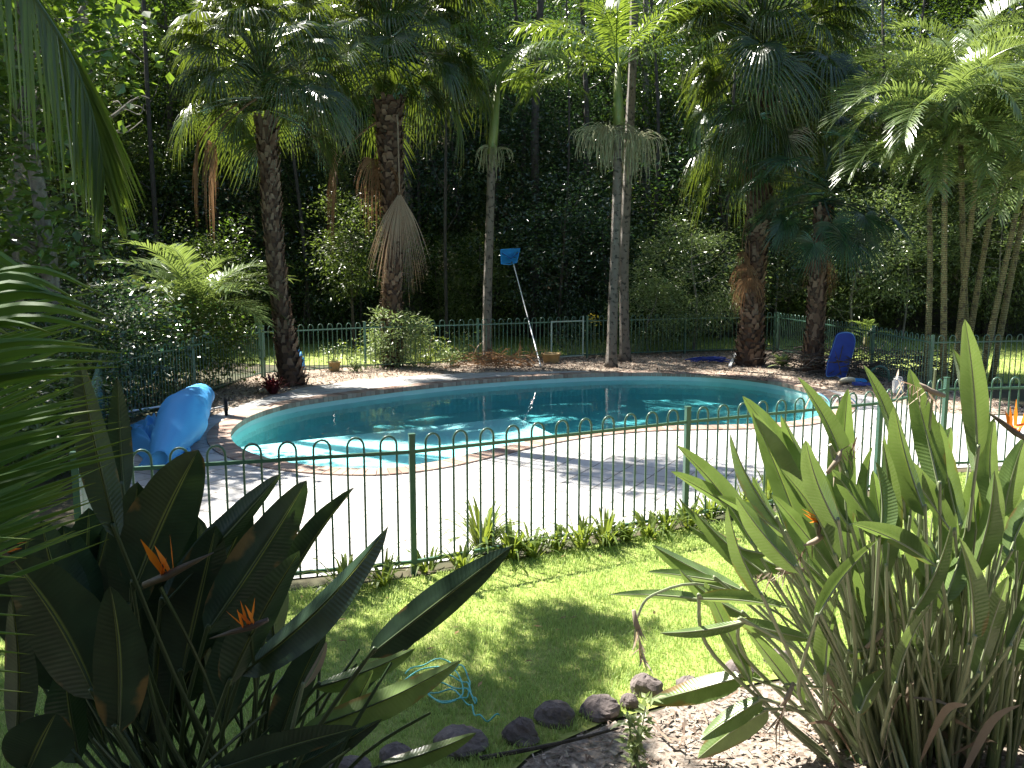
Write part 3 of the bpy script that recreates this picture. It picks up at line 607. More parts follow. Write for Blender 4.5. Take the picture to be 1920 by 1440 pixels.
# low fern-like palm at the left behind the fence
def low_palm(label, loc, nf, seed, mat='cane', Ln=1.9, ll=.45, name='low_palm', elevs=(75, 60, 45, 30, 15)):
    root = thing(name, label, 'palm', loc); r = np.random.default_rng(seed)
    st = MB().tube([loc, np.array(loc)+[0, 0, .5]], [.12, .08], 8); obj('stem', st, M['cane_bark'], root)
    for i in range(nf):
        ev = int(r.choice(elevs)); me = pinmesh(('low', ev, i % 2, Ln), mat, elev=ev, Ln=Ln, nl=36, ll=ll, bend=80, droop=.25, wd=.017, vee=.3, t0=.22)
        inst('frond', me, root, (0, 0, .45), (0, 0, i*2.4+r.uniform(-.3, .3)), r.uniform(.85, 1.15))
    return root
low_palm('low arching fern-like palm growing behind the left fence', (-6.9, 18.6, .9), 30, 41, 'cane', 2.3, .55, elevs=(85, 70, 55, 40, 60))
low_palm('small feathery palm beside the broadleaf tree on the left bank', (-8.2, 16.5, 0), 16, 42, 'feather', 1.9, .42)
low_palm('small pale palm seedling on the far lawn at the right', (10.6, 25.5, 0), 8, 43, 'cane', 1.0, .25)
# ------------------------------------------------------------------ broadleaf trees and bushes
def leaves(c, n_, spread, size, r, droop=.3, outc=None, wid=.42, asp=1):
    """rhombic leaves folded on the midrib round the points c (k,3)"""
    k = len(c); p = np.repeat(c, n_, 0)+r.normal(0, 1, (k*n_, 3))*np.asarray(spread); N_ = len(p)
    d = r.normal(0, 1, (N_, 3)); d[:, 2] = d[:, 2]*.45-droop
    if outc is not None: d += nrm(p-outc)*.7
    d = nrm(d); u = r.normal(0, .45, (N_, 3))+[0, 0, 1.0]; s_ = nrm(np.cross(d, u)); nn = nrm(np.cross(s_, d)); L_ = (size*r.uniform(.6, 1.25, N_))[:, None]
    a = p; tip = p+d*L_; mid = p+d*L_*.45; w_ = s_*L_*wid*.5; up = nn*L_*.07
    V = np.stack([a, mid-w_+up, tip, mid+w_+up], 1).reshape(-1, 3); o_ = np.arange(N_)*4
    return V, np.concatenate([np.stack([o_, o_+2, o_+1], 1), np.stack([o_, o_+3, o_+2], 1)])
def tree_proto(name, label, cat, H, tr, cz, cr, ncl, nlf, lsize, lm, bm, seed, group=None, lean=.3, cs=.42, nlimb=7, wid=.42, low=0.0):
    r = np.random.default_rng(seed); root = thing(name, label, cat, (0, 0, 0), group)
    top = np.array([r.uniform(-lean, lean), r.uniform(-lean, lean), H*.92]); path = catmull([np.zeros(3), np.array([r.uniform(-.15, .15), r.uniform(-.15, .15), H*.35]), top*[.8, .8, .72], top], 6, False)
    mb = MB().tube(path, np.linspace(tr, tr*.2, len(path)), 9); mb.smooth = True
    C = np.array([top[0]*.8, top[1]*.8, cz]); cr = np.array(cr, float)
    u = nrm(r.normal(0, 1, (ncl, 3))); rad = r.uniform(.35, 1.0, ncl)**.6*(1+.25*np.sin(u[:, 0]*5+seed)*np.cos(u[:, 1]*4)); cl = C+u*rad[:, None]*cr
    cl = cl[cl[:, 2] > low] if low else cl
    for i in range(min(nlimb, len(cl))):
        e_ = cl[i]; z0 = max(H*.15, min(e_[2]-.6, H*.85)); b = np.array([np.interp(z0, path[:, 2], path[:, 0]), np.interp(z0, path[:, 2], path[:, 1]), z0])
        mb.tube(catmull([b, (b+e_)/2+[0, 0, -.15], e_], 4, False), np.linspace(tr*.3, tr*.04, 9), 5, cap=False)
    obj('trunk', mb, bm, root)
    V, F = leaves(cl, nlf, np.array([cs, cs, cs*.6]), lsize, r, .25, C, wid); cm = MB().add(V, F); obj('crown', cm, lm, root)
    return root
FG = 'forest trees on the dark slope behind the garden'
FL = 'dark leafy forest tree on the shaded slope behind the garden'
protos = [
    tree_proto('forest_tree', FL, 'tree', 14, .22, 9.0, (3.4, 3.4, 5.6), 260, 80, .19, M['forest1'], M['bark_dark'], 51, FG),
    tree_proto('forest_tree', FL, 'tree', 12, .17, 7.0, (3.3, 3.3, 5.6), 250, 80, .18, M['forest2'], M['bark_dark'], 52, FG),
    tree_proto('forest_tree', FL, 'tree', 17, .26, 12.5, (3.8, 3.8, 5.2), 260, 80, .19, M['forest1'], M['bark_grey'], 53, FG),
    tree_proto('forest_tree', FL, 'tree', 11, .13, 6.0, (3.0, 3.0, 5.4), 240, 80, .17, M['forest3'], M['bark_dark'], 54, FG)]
r = np.random.default_rng(99); spots = []
for row, (Y, step) in enumerate(((33, 4.6), (37, 4.4), (42, 4.6), (48, 4.8), (55, 5.0), (64, 5.4), (75, 6.0), (88, 6.5))):
    xr = .66*Y+3; x = -xr-(4 if Y < 50 else 0)+r.uniform(0, 2)
    while x < xr: spots.append((x+r.uniform(-1, 1), Y+r.uniform(-1.8, 1.8))); x += step*r.uniform(.8, 1.2)
# left side bank closer in, and right
spots += [(-17, 19), (-17.5, 24), (-15, 28.5), (-19, 30), (-13.5, 16.5), (19, 27), (22, 31)]
first = [True]*4
for i, (x, y) in enumerate(spots):
    k = int(r.choice([0, 1, 2, 3], p=[.32, .33, .2, .15])); s = r.uniform(.85, 1.25); z = float(hill(x, y))-.05; rz = r.uniform(0, 6.28)
    if x > 12 and y < 40: k = 3
    if first[k]: o = protos[k]; o.location = (x, y, z); o.rotation_euler = (0, 0, rz); o.scale = (s, s, s); first[k] = False
    else: dup(protos[k], (x, y, z), rz, s)
# understorey bushes
BG = 'understorey shrubs at the foot of the forest'; BL = 'leafy green shrub at the foot of the dark forest'
bp_ = [tree_proto('forest_shrub', BL, 'shrub', 3.4, .05, 1.9, (1.8, 1.8, 1.8), 90, 70, .11, M['forest1'], M['bark_dark'], 61, BG, cs=.3, low=.1),
       tree_proto('forest_shrub', BL, 'shrub', 3.8, .05, 2.1, (1.7, 1.7, 2.1), 90, 70, .10, M['forest3'], M['bark_dark'], 62, BG, cs=.3, low=.1),
       tree_proto('forest_shrub', BL, 'shrub', 4.2, .06, 2.4, (2.0, 2.0, 2.3), 95, 70, .12, M['forest2'], M['bark_dark'], 63, BG, cs=.32, low=.1)]
first = [True]*3; bs = []
x = -17
while x < 8: bs.append((x+r.uniform(-.6, .6), 29.5+r.uniform(-1.5, 1.5)-(3 if x < -8 else 0))); x += r.uniform(1.9, 2.7)
x = -18
while x < 20: bs.append((x+r.uniform(-.6, .6), 34.5+r.uniform(-1.5, 1.5)+(6 if x > 9 else 0))); x += r.uniform(2.2, 3.2)
bs += [(-11.5, 23.5), (-12.5, 19), (-9.2, 26.2), (-12.8, 15.0), (13.5, 32), (16, 35), (18, 31), (20.5, 35), (12, 36)]
for i in range(16): bs.append((-13+i*1.6+r.uniform(-.5, .5), 32+r.uniform(-1, 1)))
for i, (x, y) in enumerate(bs):
    k = int(r.choice([0, 1, 2], p=[.35, .35, .3])); s = r.uniform(.8, 1.25)*(1.45 if i >= len(bs)-16 else 1); z = float(hill(x, y))-.05
    if x > 8: k = 1
    if first[k]: o = bp_[k]; o.location = (x, y, z); o.rotation_euler = (0, 0, r.uniform(0, 6)); o.scale = (s, s, s); first[k] = False
    else: dup(bp_[k], (x, y, z), r.uniform(0, 6.28), s)
def place(o, x, y, z=0, rz=0, s=1.0):
    o.location = (x, y, z); o.rotation_euler = (0, 0, rz); o.scale = (s, s, s); return o
# slim bare understorey trunks
SG = 'slender bare trees at the edge of the forest'; SL = 'slender nearly bare tree standing at the edge of the dark forest'; tp = None
for i, (px, Y, rad_) in enumerate(((300, 28, .10), (402, 30, .15), (205, 27, .08), (580, 29, .07), (640, 31, .07), (838, 27.5, .06), (1000, 31, .20), (985, 33, .12), (1065, 30, .05), (1100, 32, .14), (1235, 31, .09), (1350, 30, .07), (1480, 31, .07), (1650, 33, .09), (1700, 34, .07), (1880, 32, .10), (870, 33, .10), (790, 32, .09), (450, 33, .10))):
    x = (px-960)/1600*Y; rt_ = np.random.default_rng(i+40)
    if tp is None:
        tp = thing('slender_tree', SL, 'tree', (0, 0, 0), SG); pth = catmull([np.zeros(3), np.array([.1, 0, 3.5]), np.array([-.1, .1, 8]), np.array([.25, 0, 14])], 6, False); mb = MB().tube(pth, np.linspace(1, .5, len(pth))*.1, 8)
        for q in range(7):
            z = 2.5+q*1.3; a_ = q*2.1; mb.tube([(0, 0, z), (math.cos(a_)*.6, math.sin(a_)*.6, z+.5), (math.cos(a_)*1.1, math.sin(a_)*1.1, z+1.3)], [.02, .014, .005], 4, cap=False)
        mb.smooth = True; obj('trunk', mb, M['bark_mid'], tp); o = tp
    else: o = dup(tp, (0, 0, 0), 0, 1)
    o.location = (x, Y, float(hill(x, Y))-.1); o.rotation_euler = (rt_.uniform(-.03, .03), rt_.uniform(-.05, .05), rt_.uniform(0, 6)); k_ = rad_/.1; o.scale = (k_, k_, 1.0)
# particular bushes and trees of the photograph
place(tree_proto('oleander_bush', 'pale silvery narrow leaved bush between the ringed king palm and the fan palm pair', 'bush', 3.9, .05, 2.3, (1.9, 1.5, 1.9), 120, 75, .13, M['bush'], M['bark_grey'], 71, cs=.3, wid=.24, low=.1), *P(1300, 660, 26.3)[:2])
place(tree_proto('leafy_bush', 'loose pale bush just behind the fence right of the blue pool net', 'bush', 2.3, .04, 1.3, (1.3, 1.0, 1.1), 70, 60, .10, M['bush'], M['bark_grey'], 72, cs=.25, low=.05), *P(1215, 660, 26)[:2])
place(tree_proto('leafy_bush', 'light green bush left of the palm with the hanging dead frond', 'bush', 4.4, .06, 3.2, (1.2, 1.2, 1.5), 70, 70, .12, M['forest3'], M['bark_dark'], 73, cs=.3), *P(665, 660, 26.5)[:2])
place(tree_proto('leafy_bush', 'small bush of yellowish leaves around the foot of the palm with the hanging dead frond', 'bush', 1.6, .03, .72, (.75, .6, .75), 60, 50, .13, M['pale_leaf'], M['bark_dark'], 74, cs=.16, wid=.3), -3.15, 22.1)
for i, (px, Y, lab) in enumerate(((1600, 27.5, 'light green bush with slender pale stems behind the bodyboard'), (1690, 30, 'airy bush standing on the far lawn right of the bodyboard'), (1560, 33, 'tall bush of pale green leaves behind the pair of fan palms'), (1860, 29, 'yellow green bush behind the cane palms'), (1450, 30, 'pale bush seen between the two fan palm trunks'))):
    place(tree_proto('leafy_bush', lab, 'bush', 4.8, .05, 3.2, (1.9, 1.5, 2.0), 95, 60, .13, M['bush'], M['bark_grey'], 80+i, cs=.34, wid=.3, nlimb=22), *P(px, 650, Y)[:2])
# dark ivy-like shrub behind the left fence
place(tree_proto('dark_shrub', 'dense dark shrub behind the left fence above the blue pool cover', 'shrub', 2.0, .05, 1.15, (1.3, 1.8, 1.2), 130, 70, .10, M['forest2'], M['bark_dark'], 75, cs=.26, wid=.7, low=.05), -7.3, 15.6)
place(tree_proto('dark_shrub', 'dark rounded shrub under the low fern-like palm', 'shrub', 1.9, .05, 1.0, (1.3, 1.3, 1.1), 110, 70, .10, M['forest1'], M['bark_dark'], 76, cs=.26, wid=.6, low=.05), -7.2, 18.0)
# broadleaf tree at the far left
Yt = 14.5
t0_ = P(108, 700, Yt); t0_[2] = 0
root = thing('broadleaf_tree', 'big leaved tree with a lichen grey trunk at the far left', 'tree', t0_)
pth = catmull([t0_, P(95, 520, Yt), P(78, 390, Yt), P(55, 250, Yt), P(40, 60, Yt), P(60, -150, Yt)], 6, False)
mb = MB().tube(pth, np.linspace(.15, .08, len(pth)), 10); mb.smooth = True
rr_ = np.random.default_rng(5); cl = []
for i in range(120):
    px = rr_.uniform(-120, 240); py = rr_.uniform(-120, 520)
    if px > 130 and py > 60 and py < 420 and rr_.random() < .6: continue
    if 150 < py and px > 190: continue
    cl.append(P(px, py, Yt+rr_.uniform(-1.2, 1.6)))
cl = np.array(cl)
for c in cl[::4]:
    j = int(np.argmin(np.abs(pth[:, 2]-(c[2]-.5)))); mb.tube(catmull([pth[j], (pth[j]+c)/2+[0, 0, .1], c], 4, False), np.linspace(.035, .008, 9), 4, cap=False)
obj('trunk', mb, M['bark_grey'], root)
M['bigleaf'] = leafmat('big_leaf', (.02, .05, .02), (.06, .11, .025), .38, (.32, .5, .04), .32, .6)
V, F = leaves(cl, 34, np.array([.34, .34, .26]), .20, rr_, .45, None, .8); obj('crown', MB().add(V, F), M['bigleaf'], root)
# bare pale branches
root = thing('bare_branch', 'pale bare twiggy branch catching the sun left of the tall fan palm', 'branch', P(180, 260, 20))
mb = MB()
mb.tube(catmull([P(175, 240, 20), P(215, 215, 20), P(248, 188, 20)], 5, False), np.linspace(.05, .03, 11), 6)
for q in (((215, 215), (235, 205), (262, 215), (270, 195)), ((230, 203), (222, 190), (212, 192)), ((190, 230), (230, 250), (268, 225)), ((180, 250), (220, 245), (245, 235)), ((240, 195), (262, 200), (272, 208)), ((205, 222), (212, 235), (218, 245)), ((248, 188), (265, 180), (280, 185))):
    mb.tube(catmull([P(x, y, 20+i*.1) for i, (x, y) in enumerate(q)], 4, False), .014, 4, cap=False)
obj('twigs', mb, M['bark_grey'], root)
for (x, y, s_, lab) in ((-6.2, 10.2, .8, 'dark shrub outside the left fence beside the near corner'), (-7.2, 12.6, .9, 'dark shrub outside the left fence level with the blue pool cover'), (-6.0, 8.0, .7, 'dark shrub outside the left fence nearest to the viewer')):
    place(tree_proto('dark_shrub', lab, 'shrub', 1.9, .05, 1.0, (1.3, 1.3, 1.1), 110, 60, .10, M['forest1'], M['bark_dark'], int(-x*10), cs=.26, wid=.6, low=.05), x, y, 0, 0, s_)
# tall shade trees standing outside the frame
def shade_tree(label, base, cc, cr, ncl, seed, nlf=60, ls=.17, extra=()):
    r = np.random.default_rng(seed); base = np.array(base, float); cc = np.array(cc, float); cr = np.array(cr)
    root = thing('shade_tree', label, 'tree', base); pth = catmull([base, base+(cc-base)*[.1, .1, .45], cc], 8, False)
    mb = MB().tube(pth, np.linspace(.22, .08, len(pth)), 10); mb.smooth = True; u = nrm(r.normal(0, 1, (ncl, 3)))*r.uniform(.2, 1, ncl)[:, None]**.5; cl = cc+u*cr; ex = []
    for (px, py, s, k_) in extra:
        g = G(px, py); h = r.uniform(6.5, 8); a = np.array(above(g[0], g[1], h)); ex.append(a+r.normal(0, s, (k_, 3))*[1, 1, .5])
    for c in cl[:14]: mb.tube([pth[-6], (pth[-6]+c)/2, c], [.06, .04, .015], 5, cap=False)
    obj('trunk', mb, M['bark_grey'], root); V, F = leaves(cl, nlf, np.array([.34, .34, .25]), ls, r, .3); cm = MB().add(V, F)
    if ex: V, F = leaves(np.concatenate(ex), 110, np.array([.16, .16, .16]), ls*.8, r, .3); cm.add(V, F)
    obj('crown', cm, M['forest1'], root)
SH = Vector((sv.x/sv.z, sv.y/sv.z))
def above(x, y, h): return (x+SH.x*h, y+SH.y*h, h)
shade_tree('tall tree outside the left edge shading the front garden', (-9.0, 9.5, 0), above(-1.9, 3.5, 8.3), (2.0, 2.0, 1.0), 230, 91, extra=[(1050, 1172, .16, 4), (1115, 1168, .10, 2), (1000, 1265, .2, 4), (1100, 1265, .12, 2), (760, 1425, .2, 5), (880, 1425, .2, 5), (1000, 1420, .2, 5), (1080, 1425, .15, 3), (600, 1140, .4, 6), (620, 1230, .4, 6), (760, 1400, .3, 6), (930, 1365, .25, 4), (1040, 1345, .15, 2), (660, 1340, .3, 5)])
shade_tree('tall tree outside the left edge shading the palm fronds nearest the viewer', (-8.2, 5.5, 0), above(-.9, 1.2, 8.0), (2.2, 1.4, .9), 85, 93)
shade_tree('tall tree whose crown over the left bank shades the paving', (-11, 19, 0), above(1.95, 10.5, 12.0), (1.2, .6, .4), 44, 92, 60)
# unseen house behind the viewer, added to block sky light: wall, roof overhang
M['house'] = plain('dark_weatherboard', (.10, .075, .055), .8, col2=(.14, .10, .07), scale=4); M['roof'] = plain('roof_iron', (.06, .07, .06), .6)
root = thing('house', 'dark timber house wall with a roof overhang, unseen behind the viewer, added to block sky light', 'house', (0, -2.5, 0))
wl = obj('wall', MB().box((0, -2.6, 2.6), (16, .2, 5.2)), M['house'], root); obj('roof', MB().box((0, -2.2, 5.35), (18, 4.6, .15)), M['roof'], root)
obj('window', MB().box((-3, -2.48, 3), (1.6, .04, 1.2)).box((3, -2.48, 3), (1.6, .04, 1.2)), plain('window_glass', (.02, .02, .025), .08), wl)
# ------------------------------------------------------------------ hanging feather frond at the upper left, its palm outside the frame
YH = 6.6
root = thing('coconut_palm', 'long drooping feather frond hanging in at the upper left', 'palm tree', (-6.0, 6.4, 0))
mb = MB().tube(catmull([np.array([-6.0, 6.4, 0]), np.array([-5.6, 6.5, 3]), np.array([-5.0, 6.7, 6.0])], 8, False), np.linspace(.16, .12, 17), 10); mb.smooth = True; obj('trunk', mb, M['king_bark'], root)
def custom_frond(rp, lens, nl, wd, side_dirs, mat, parent, seed, t0=.05):
    r = np.random.default_rng(seed); pts = catmull(rp, 10, False); mb = MB().tube(pts, np.linspace(.022, .005, len(pts)), 6, cap=False); T = nrm(np.gradient(pts, axis=0)); s_ = np.linspace(0, 1, len(pts))
    fr = np.linspace(0, 1, 7); Wf = np.array([.5, .95, 1, .9, .7, .4, .03])
    for si, sdv in enumerate(side_dirs):
        for k in range(nl):
            t = t0+(1-t0)*(k+.5+r.uniform(-.2, .2))/nl; p = np.array([np.interp(t, s_, pts[:, j]) for j in range(3)]); T0 = nrm(np.array([np.interp(t, s_, T[:, j]) for j in range(3)]))
            d = nrm(np.array(sdv)+T0*(.35+.9*t)+r.normal(0, .05, 3)); l = np.interp(t, [0, .5, 1], lens)*r.uniform(.9, 1.08); C = p+np.outer(fr*l, d); C[:, 2] -= fr**2*.28*l*r.uniform(.6, 1.4)
            ax = nrm(np.cross(d, np.array([0, .9, .45])+r.normal(0, .25, 3))); mb.strip(C, np.outer(Wf*wd, ax)); mb.uv[-1] = np.stack([np.zeros(14), np.tile(fr, 2)], 1)
    obj('frond', mb, M[mat], parent)
custom_frond([np.array([-5.0, 6.7, 6.1]), P(-60, -160, YH), P(60, -10, YH), P(135, 110, YH), P(178, 230, YH), P(195, 330, YH)], [.95, 1.0, .35], 62, .014, [(-.35, -.1, -.75), (.25, .3, -.45)], 'feather', root, 3, .12)
for i, (a_, b_, c_) in enumerate((((-6.2, 7.6, 7.3), (-7.2, 8.4, 7.0), (-8.0, 9.0, 5.6)), ((-5.8, 5.8, 7.2), (-6.8, 5.0, 6.8), (-7.4, 4.6, 5.4)), ((-4.6, 7.4, 7.4), (-4.3, 8.2, 7.8), (-4.0, 9.1, 7.4)))):
    custom_frond([np.array([-5.0, 6.7, 6.1]), np.array(a_), np.array(b_), np.array(c_)], [.8, .9, .3], 44, .016, [(-.6, .2, -.5), (.6, -.2, -.5)], 'feather', root, 10+i)
# ------------------------------------------------------------------ near palm at the left edge
root = thing('near_palm', 'bright green palm fronds reaching in from the left edge of the foreground', 'palm', (-2.6, 2.2, 0))
mb = MB().tube([(-2.6, 2.2, 0), (-2.55, 2.2, .7), (-2.4, 2.25, 1.3)], [.12, .1, .07], 10); obj('stem', mb, M['boot'], root)
def near_frond(rach, leaflets, seed):
    r = np.random.default_rng(seed); mb = MB(); pts = catmull(rach, 8, False); mb.tube(pts, np.linspace(.02, .008, len(pts)), 6, cap=False); fr = np.linspace(0, 1, 9); Wf = np.array([.45, .8, 1, 1, .9, .75, .55, .3, .02])
    s_ = np.linspace(0, 1, len(pts))
    for (t, tip, w_, sag) in leaflets:
        b = np.array([np.interp(t, s_, pts[:, j]) for j in range(3)]); C = b+np.outer(fr, tip-b); C[:, 2] += sag*np.sin(fr*math.pi)
        d = nrm(tip-b); ax = nrm(np.cross(d, np.array([.0, .8, -.6])+r.normal(0, .2, 3))); fn = nrm(np.cross(ax, d)); Wv = np.outer(Wf*w_, ax); fo = np.outer(Wf*w_*.5, fn)
        V = np.concatenate([C-Wv+fo, C-fo*.3, C+Wv+fo]); q = np.arange(8); mb.add(V, np.concatenate([np.stack([q, q+9, q+10, q+1], 1), np.stack([q+9, q+18, q+19, q+10], 1)]), np.stack([np.zeros(27), np.tile(fr, 3)], 1))
    obj('frond', mb, M['near_palm'], root)
YN = 2.3
tipsA = [(205, 562), (208, 595), (226, 617), (232, 662), (226, 688), (110, 630), (75, 615), (180, 648), (170, 690), (172, 705), (222, 742), (214, 765), (240, 800), (250, 820), (228, 790), (145, 828), (262, 846), (180, 905), (175, 880), (120, 925), (190, 935), (150, 960)]
near_frond([np.array([-2.4, 2.25, 1.3]), P(-330, 1090, YN-.1), P(-230, 850, YN), P(-110, 570, YN)], [(.25+.75*(1-(y-560)/400.), P(x, y, YN+random.uniform(-.1, .25)), random.uniform(.013, .019), .09*max(0, (760-y)/200.)+random.uniform(-.01, .03)) for x, y in tipsA+[(x_-random.randint(10, 60), y_+random.randint(-16, 16)) for x_, y_ in tipsA]], 1)
near_frond([np.array([-2.4, 2.25, 1.3]), P(-300, 1150, YN-.2), P(-330, 950, YN+.1), P(-260, 640, YN+.3)], [(.2+.8*(i%30)/30, P(random.uniform(60, 215), 1010-16*(i%30), YN+.3+random.uniform(0, .3)), random.uniform(.012, .018), random.uniform(.0, .03)) for i in range(60)], 2)
near_frond([np.array([-2.4, 2.25, 1.3]), P(-240, 1250, YN-.4), P(-210, 1130, YN-.5), P(-190, 1000, YN-.5)], [(.2+.8*i/9, P(62-i*0+random.uniform(-12, 8), 1335-i*36, YN-.4), .006, .0) for i in range(10)], 4)
near_frond([np.array([-2.4, 2.25, 1.3]), P(-260, 700, YN+.2), P(-180, 480, YN+.2), P(-90, 400, YN+.2)], [(.3+.08*i, P(40+i*12, 520+i*8, YN+.2), .016, .03) for i in range(8)], 6)
# ------------------------------------------------------------------ strelitzias
def strel_leaf(B, T, wpx_m, base, fold, roll, mat, smat, root, curl=.04, seed=0, stalkr=.008, dry=False):
    r = np.random.default_rng(seed); B = np.array(B, float); T = np.array(T, float); base = np.array(base, float); d = T-B; Ln = np.linalg.norm(d); d = d/Ln
    m = 18; fr = np.linspace(0, 1, m); view = nrm(B-np.array([0, 0, CAMZ])); s0 = nrm(np.cross(d, view)); n0 = nrm(np.cross(s0, d)); cr_, sr = math.cos(roll), math.sin(roll); s1 = s0*cr_+n0*sr; n1 = -s0*sr+n0*cr_
    C = B+np.outer(fr*Ln, d)+np.outer(curl*Ln*np.sin(fr*math.pi)**1.0, n1)*(1)+np.outer((fr**2-fr)*r.uniform(-.1, .1)*Ln, s1)
    prof = (np.sin(np.clip(fr, 0, 1)**.8*math.pi)**.62); prof[0] = .06; prof[-1] = .0; prof = prof*(1-.18*fr)
    cols = np.array([-1, -.62, -.3, -.04, .04, .3, .62, 1]); V = []; UV = []
    rip = r.uniform(-1, 1, (2, m)); rip = np.stack([np.convolve(q, [.3, .4, .3], 'same') for q in rip])
    for j, u in enumerate(cols):
        hw = wpx_m*.5*prof*(1+.05*rip[0 if u < 0 else 1]*abs(u)); z = np.sign(abs(u)-.03)*fold*abs(u)*hw-.25*fold*hw*u*u+.03*wpx_m*rip[1 if u < 0 else 0]*u*u
        V.append(C+np.outer(hw*u*math.cos(fold*.6), s1)+np.outer(z, n1)); UV.append(np.stack([np.full(m, u), fr*max(.5, Ln)], 1))
    V = np.concatenate(V); F = []
    for j in range(7):
        i = np.arange(m-1); F.append(np.stack([j*m+i, (j+1)*m+i, (j+1)*m+i+1, j*m+i+1], 1))
    mb = MB().add(V, np.concatenate(F), np.concatenate(UV)); mb.smooth = True; lf = obj('leaf', mb, mat, root)
    mid = (base+B)/2; mid += (B-d*np.linalg.norm(B-base)*.5-mid)*.25; pts = catmull([base, mid, B, B+d*Ln*.04], 6, False)
    st = MB().tube(pts, np.interp(np.linspace(0, 1, len(pts)), [0, .25, 1], [stalkr*2.4, stalkr*1.4, stalkr*.8]), 6, cap=False); st.smooth = True; obj('stalk', st, smat, lf)
    # midrib on the under side
    mr = MB().tube(C-n1*.002, np.linspace(stalkr*.8, .001, m), 5, cap=False); mr.smooth = True; obj('midrib', mr, smat, lf)
def flower(root, c, d, s, seed, dead=False):
    """bird of paradise head: boat-shaped beak with upright orange sepals"""
    r = np.random.default_rng(seed); c = np.array(c, float); d = nrm(np.array(d, float)); up = nrm(np.array([0, 0, 1.])-d*d[2])
    mb = MB().tube([c-d*.06*s, c+d*.02*s, c+d*(.05 if dead else .1)*s+up*.01, c+d*(.08 if dead else .2)*s+up*.02], [.010*s, .015*s, .011*s, .002], 7); mb.smooth = True
    fl = obj('flower', mb, M['dry'] if dead else M['bract'], root)
    o = MB()
    for i in range(20 if dead else 6):
        a = nrm(up*r.uniform(.7, 1.2)+d*r.uniform(-.6, .7)+r.normal(0, .25, 3)) if not dead else nrm(r.normal(0, .55, 3)+[0, 0, -1.0]+d*.3); l = s*r.uniform(.05, .15); side = nrm(np.cross(a, d+r.normal(0, .3, 3)))*(.005 if dead else .012)*s
        C = np.array([c+d*.01*i*s, c+d*.01*i*s+a*l*.5, c+d*.01*i*s+a*l]); o.strip(C, np.outer([.5, 1, .05], side))
    obj('petals', o, M['dry'] if dead else M['orange'], fl)
bl = np.array([-1.35, 3.6, 0.])
rl = thing('strelitzia_plant', 'dark shaded bird of paradise plant with orange flowers at the lower left', 'plant', bl)
LL = [((222, 1010), (148, 672), 62, 3.2, 3.1, .3), ((232, 930), (220, 708), 40, 3.6, 3.6, .2), ((250, 1110), (372, 843), 120, 3.3, 3.2, .4), ((245, 1150), (258, 903), 88, 3.4, 3.3, .2), ((300, 1140), (527, 888), 66, 3.5, 3.5, .9),
      ((385, 1190), (575, 900), 95, 3.4, 3.4, .5), ((500, 1170), (664, 914), 62, 3.6, 3.6, .8), ((450, 1265), (729, 986), 86, 3.2, 3.1, .4), ((690, 1232), (960, 1024), 68, 3.2, 3.2, .3),
      ((180, 1310), (8, 1032), 150, 3.0, 3.0, .3), ((222, 1375), (206, 1098), 94, 2.9, 2.9, .15), ((160, 1200), (78, 976), 110, 3.5, 3.4, .3), ((170, 1180), (118, 985), 100, 3.6, 3.5, .4), ((425, 1290), (562, 1032), 86, 3.1, 3.1, .3),
      ((590, 1290), (778, 1216), 44, 3.7, 3.7, .8), ((560, 1372), (866, 1238), 62, 3.5, 3.4, .5), ((700, 1442), (893, 1374), 40, 3.6, 3.6, .5), ((400, 1445), (672, 1364), 62, 3.0, 3.0, .3), ((480, 1470), (716, 1348), 46, 3.4, 3.4, .6),
      ((50, 1450), (104, 1338), 118, 2.9, 2.9, .2), ((30, 1400), (22, 1118), 70, 3.2, 3.2, .2), ((340, 1270), (405, 985), 110, 3.5, 3.5, .4), ((330, 1220), (470, 950), 90, 3.6, 3.6, .5), ((300, 1300), (330, 1010), 120, 3.7, 3.6, .3),
      ((120, 1300), (130, 1060), 130, 3.7, 3.7, .3), ((420, 1360), (500, 1100), 100, 3.5, 3.5, .4), ((520, 1400), (610, 1180), 70, 3.6, 3.6, .4), ((60, 1250), (55, 1000), 120, 3.8, 3.8, .3), ((200, 1250), (190, 1000), 120, 3.8, 3.8, .3),
      ((640, 1420), (700, 1255), 56, 3.6, 3.6, .8), ((270, 1400), (300, 1180), 80, 3.6, 3.6, .3), ((150, 1430), (120, 1230), 90, 3.5, 3.5, .3)]
rs = np.random.default_rng(8)
for i in range(14):
    x_, y_ = rs.uniform(40, 520), rs.uniform(1180, 1400); LL.append(((x_, y_), (x_+rs.uniform(-60, 110), y_-rs.uniform(210, 290)), rs.uniform(90, 125), 3.75, 3.75, rs.uniform(.2, .6)))
for i, (b, t_, wpx, Yb, Yt_, fo) in enumerate(LL):
    B = P(*b, Yb); T = P(*t_, Yt_); bs0 = bl+[rs.uniform(-.25, .25)+(B[0]-bl[0])*.25, rs.uniform(-.2, .2), 0]
    strel_leaf(B, T, wpx/1600*Yb*1.2, bs0, fo*1.2, rs.uniform(-.8, .8), M['strel_shaded'] if b[0] < 560 or t_[0] == 960 else M['strel'], M['stalk_shaded'], rl, .05, i)  # shade painted by material: darkened leaves at left, plain green ones further right
mb = MB()
for i in range(40):
    b = bl+[rs.uniform(-.55, .5), rs.uniform(-.3, .3), 0]; t_ = b+[rs.uniform(-.5, .7), rs.uniform(-.2, .2), rs.uniform(.5, 1.0)]; mb.tube(catmull([b, (b+t_)/2+[0, 0, .08], t_], 4, False), np.linspace(.012, .006, 9), 6, cap=False)
o = obj('stalks', mb, M['stalk_shaded'], rl)
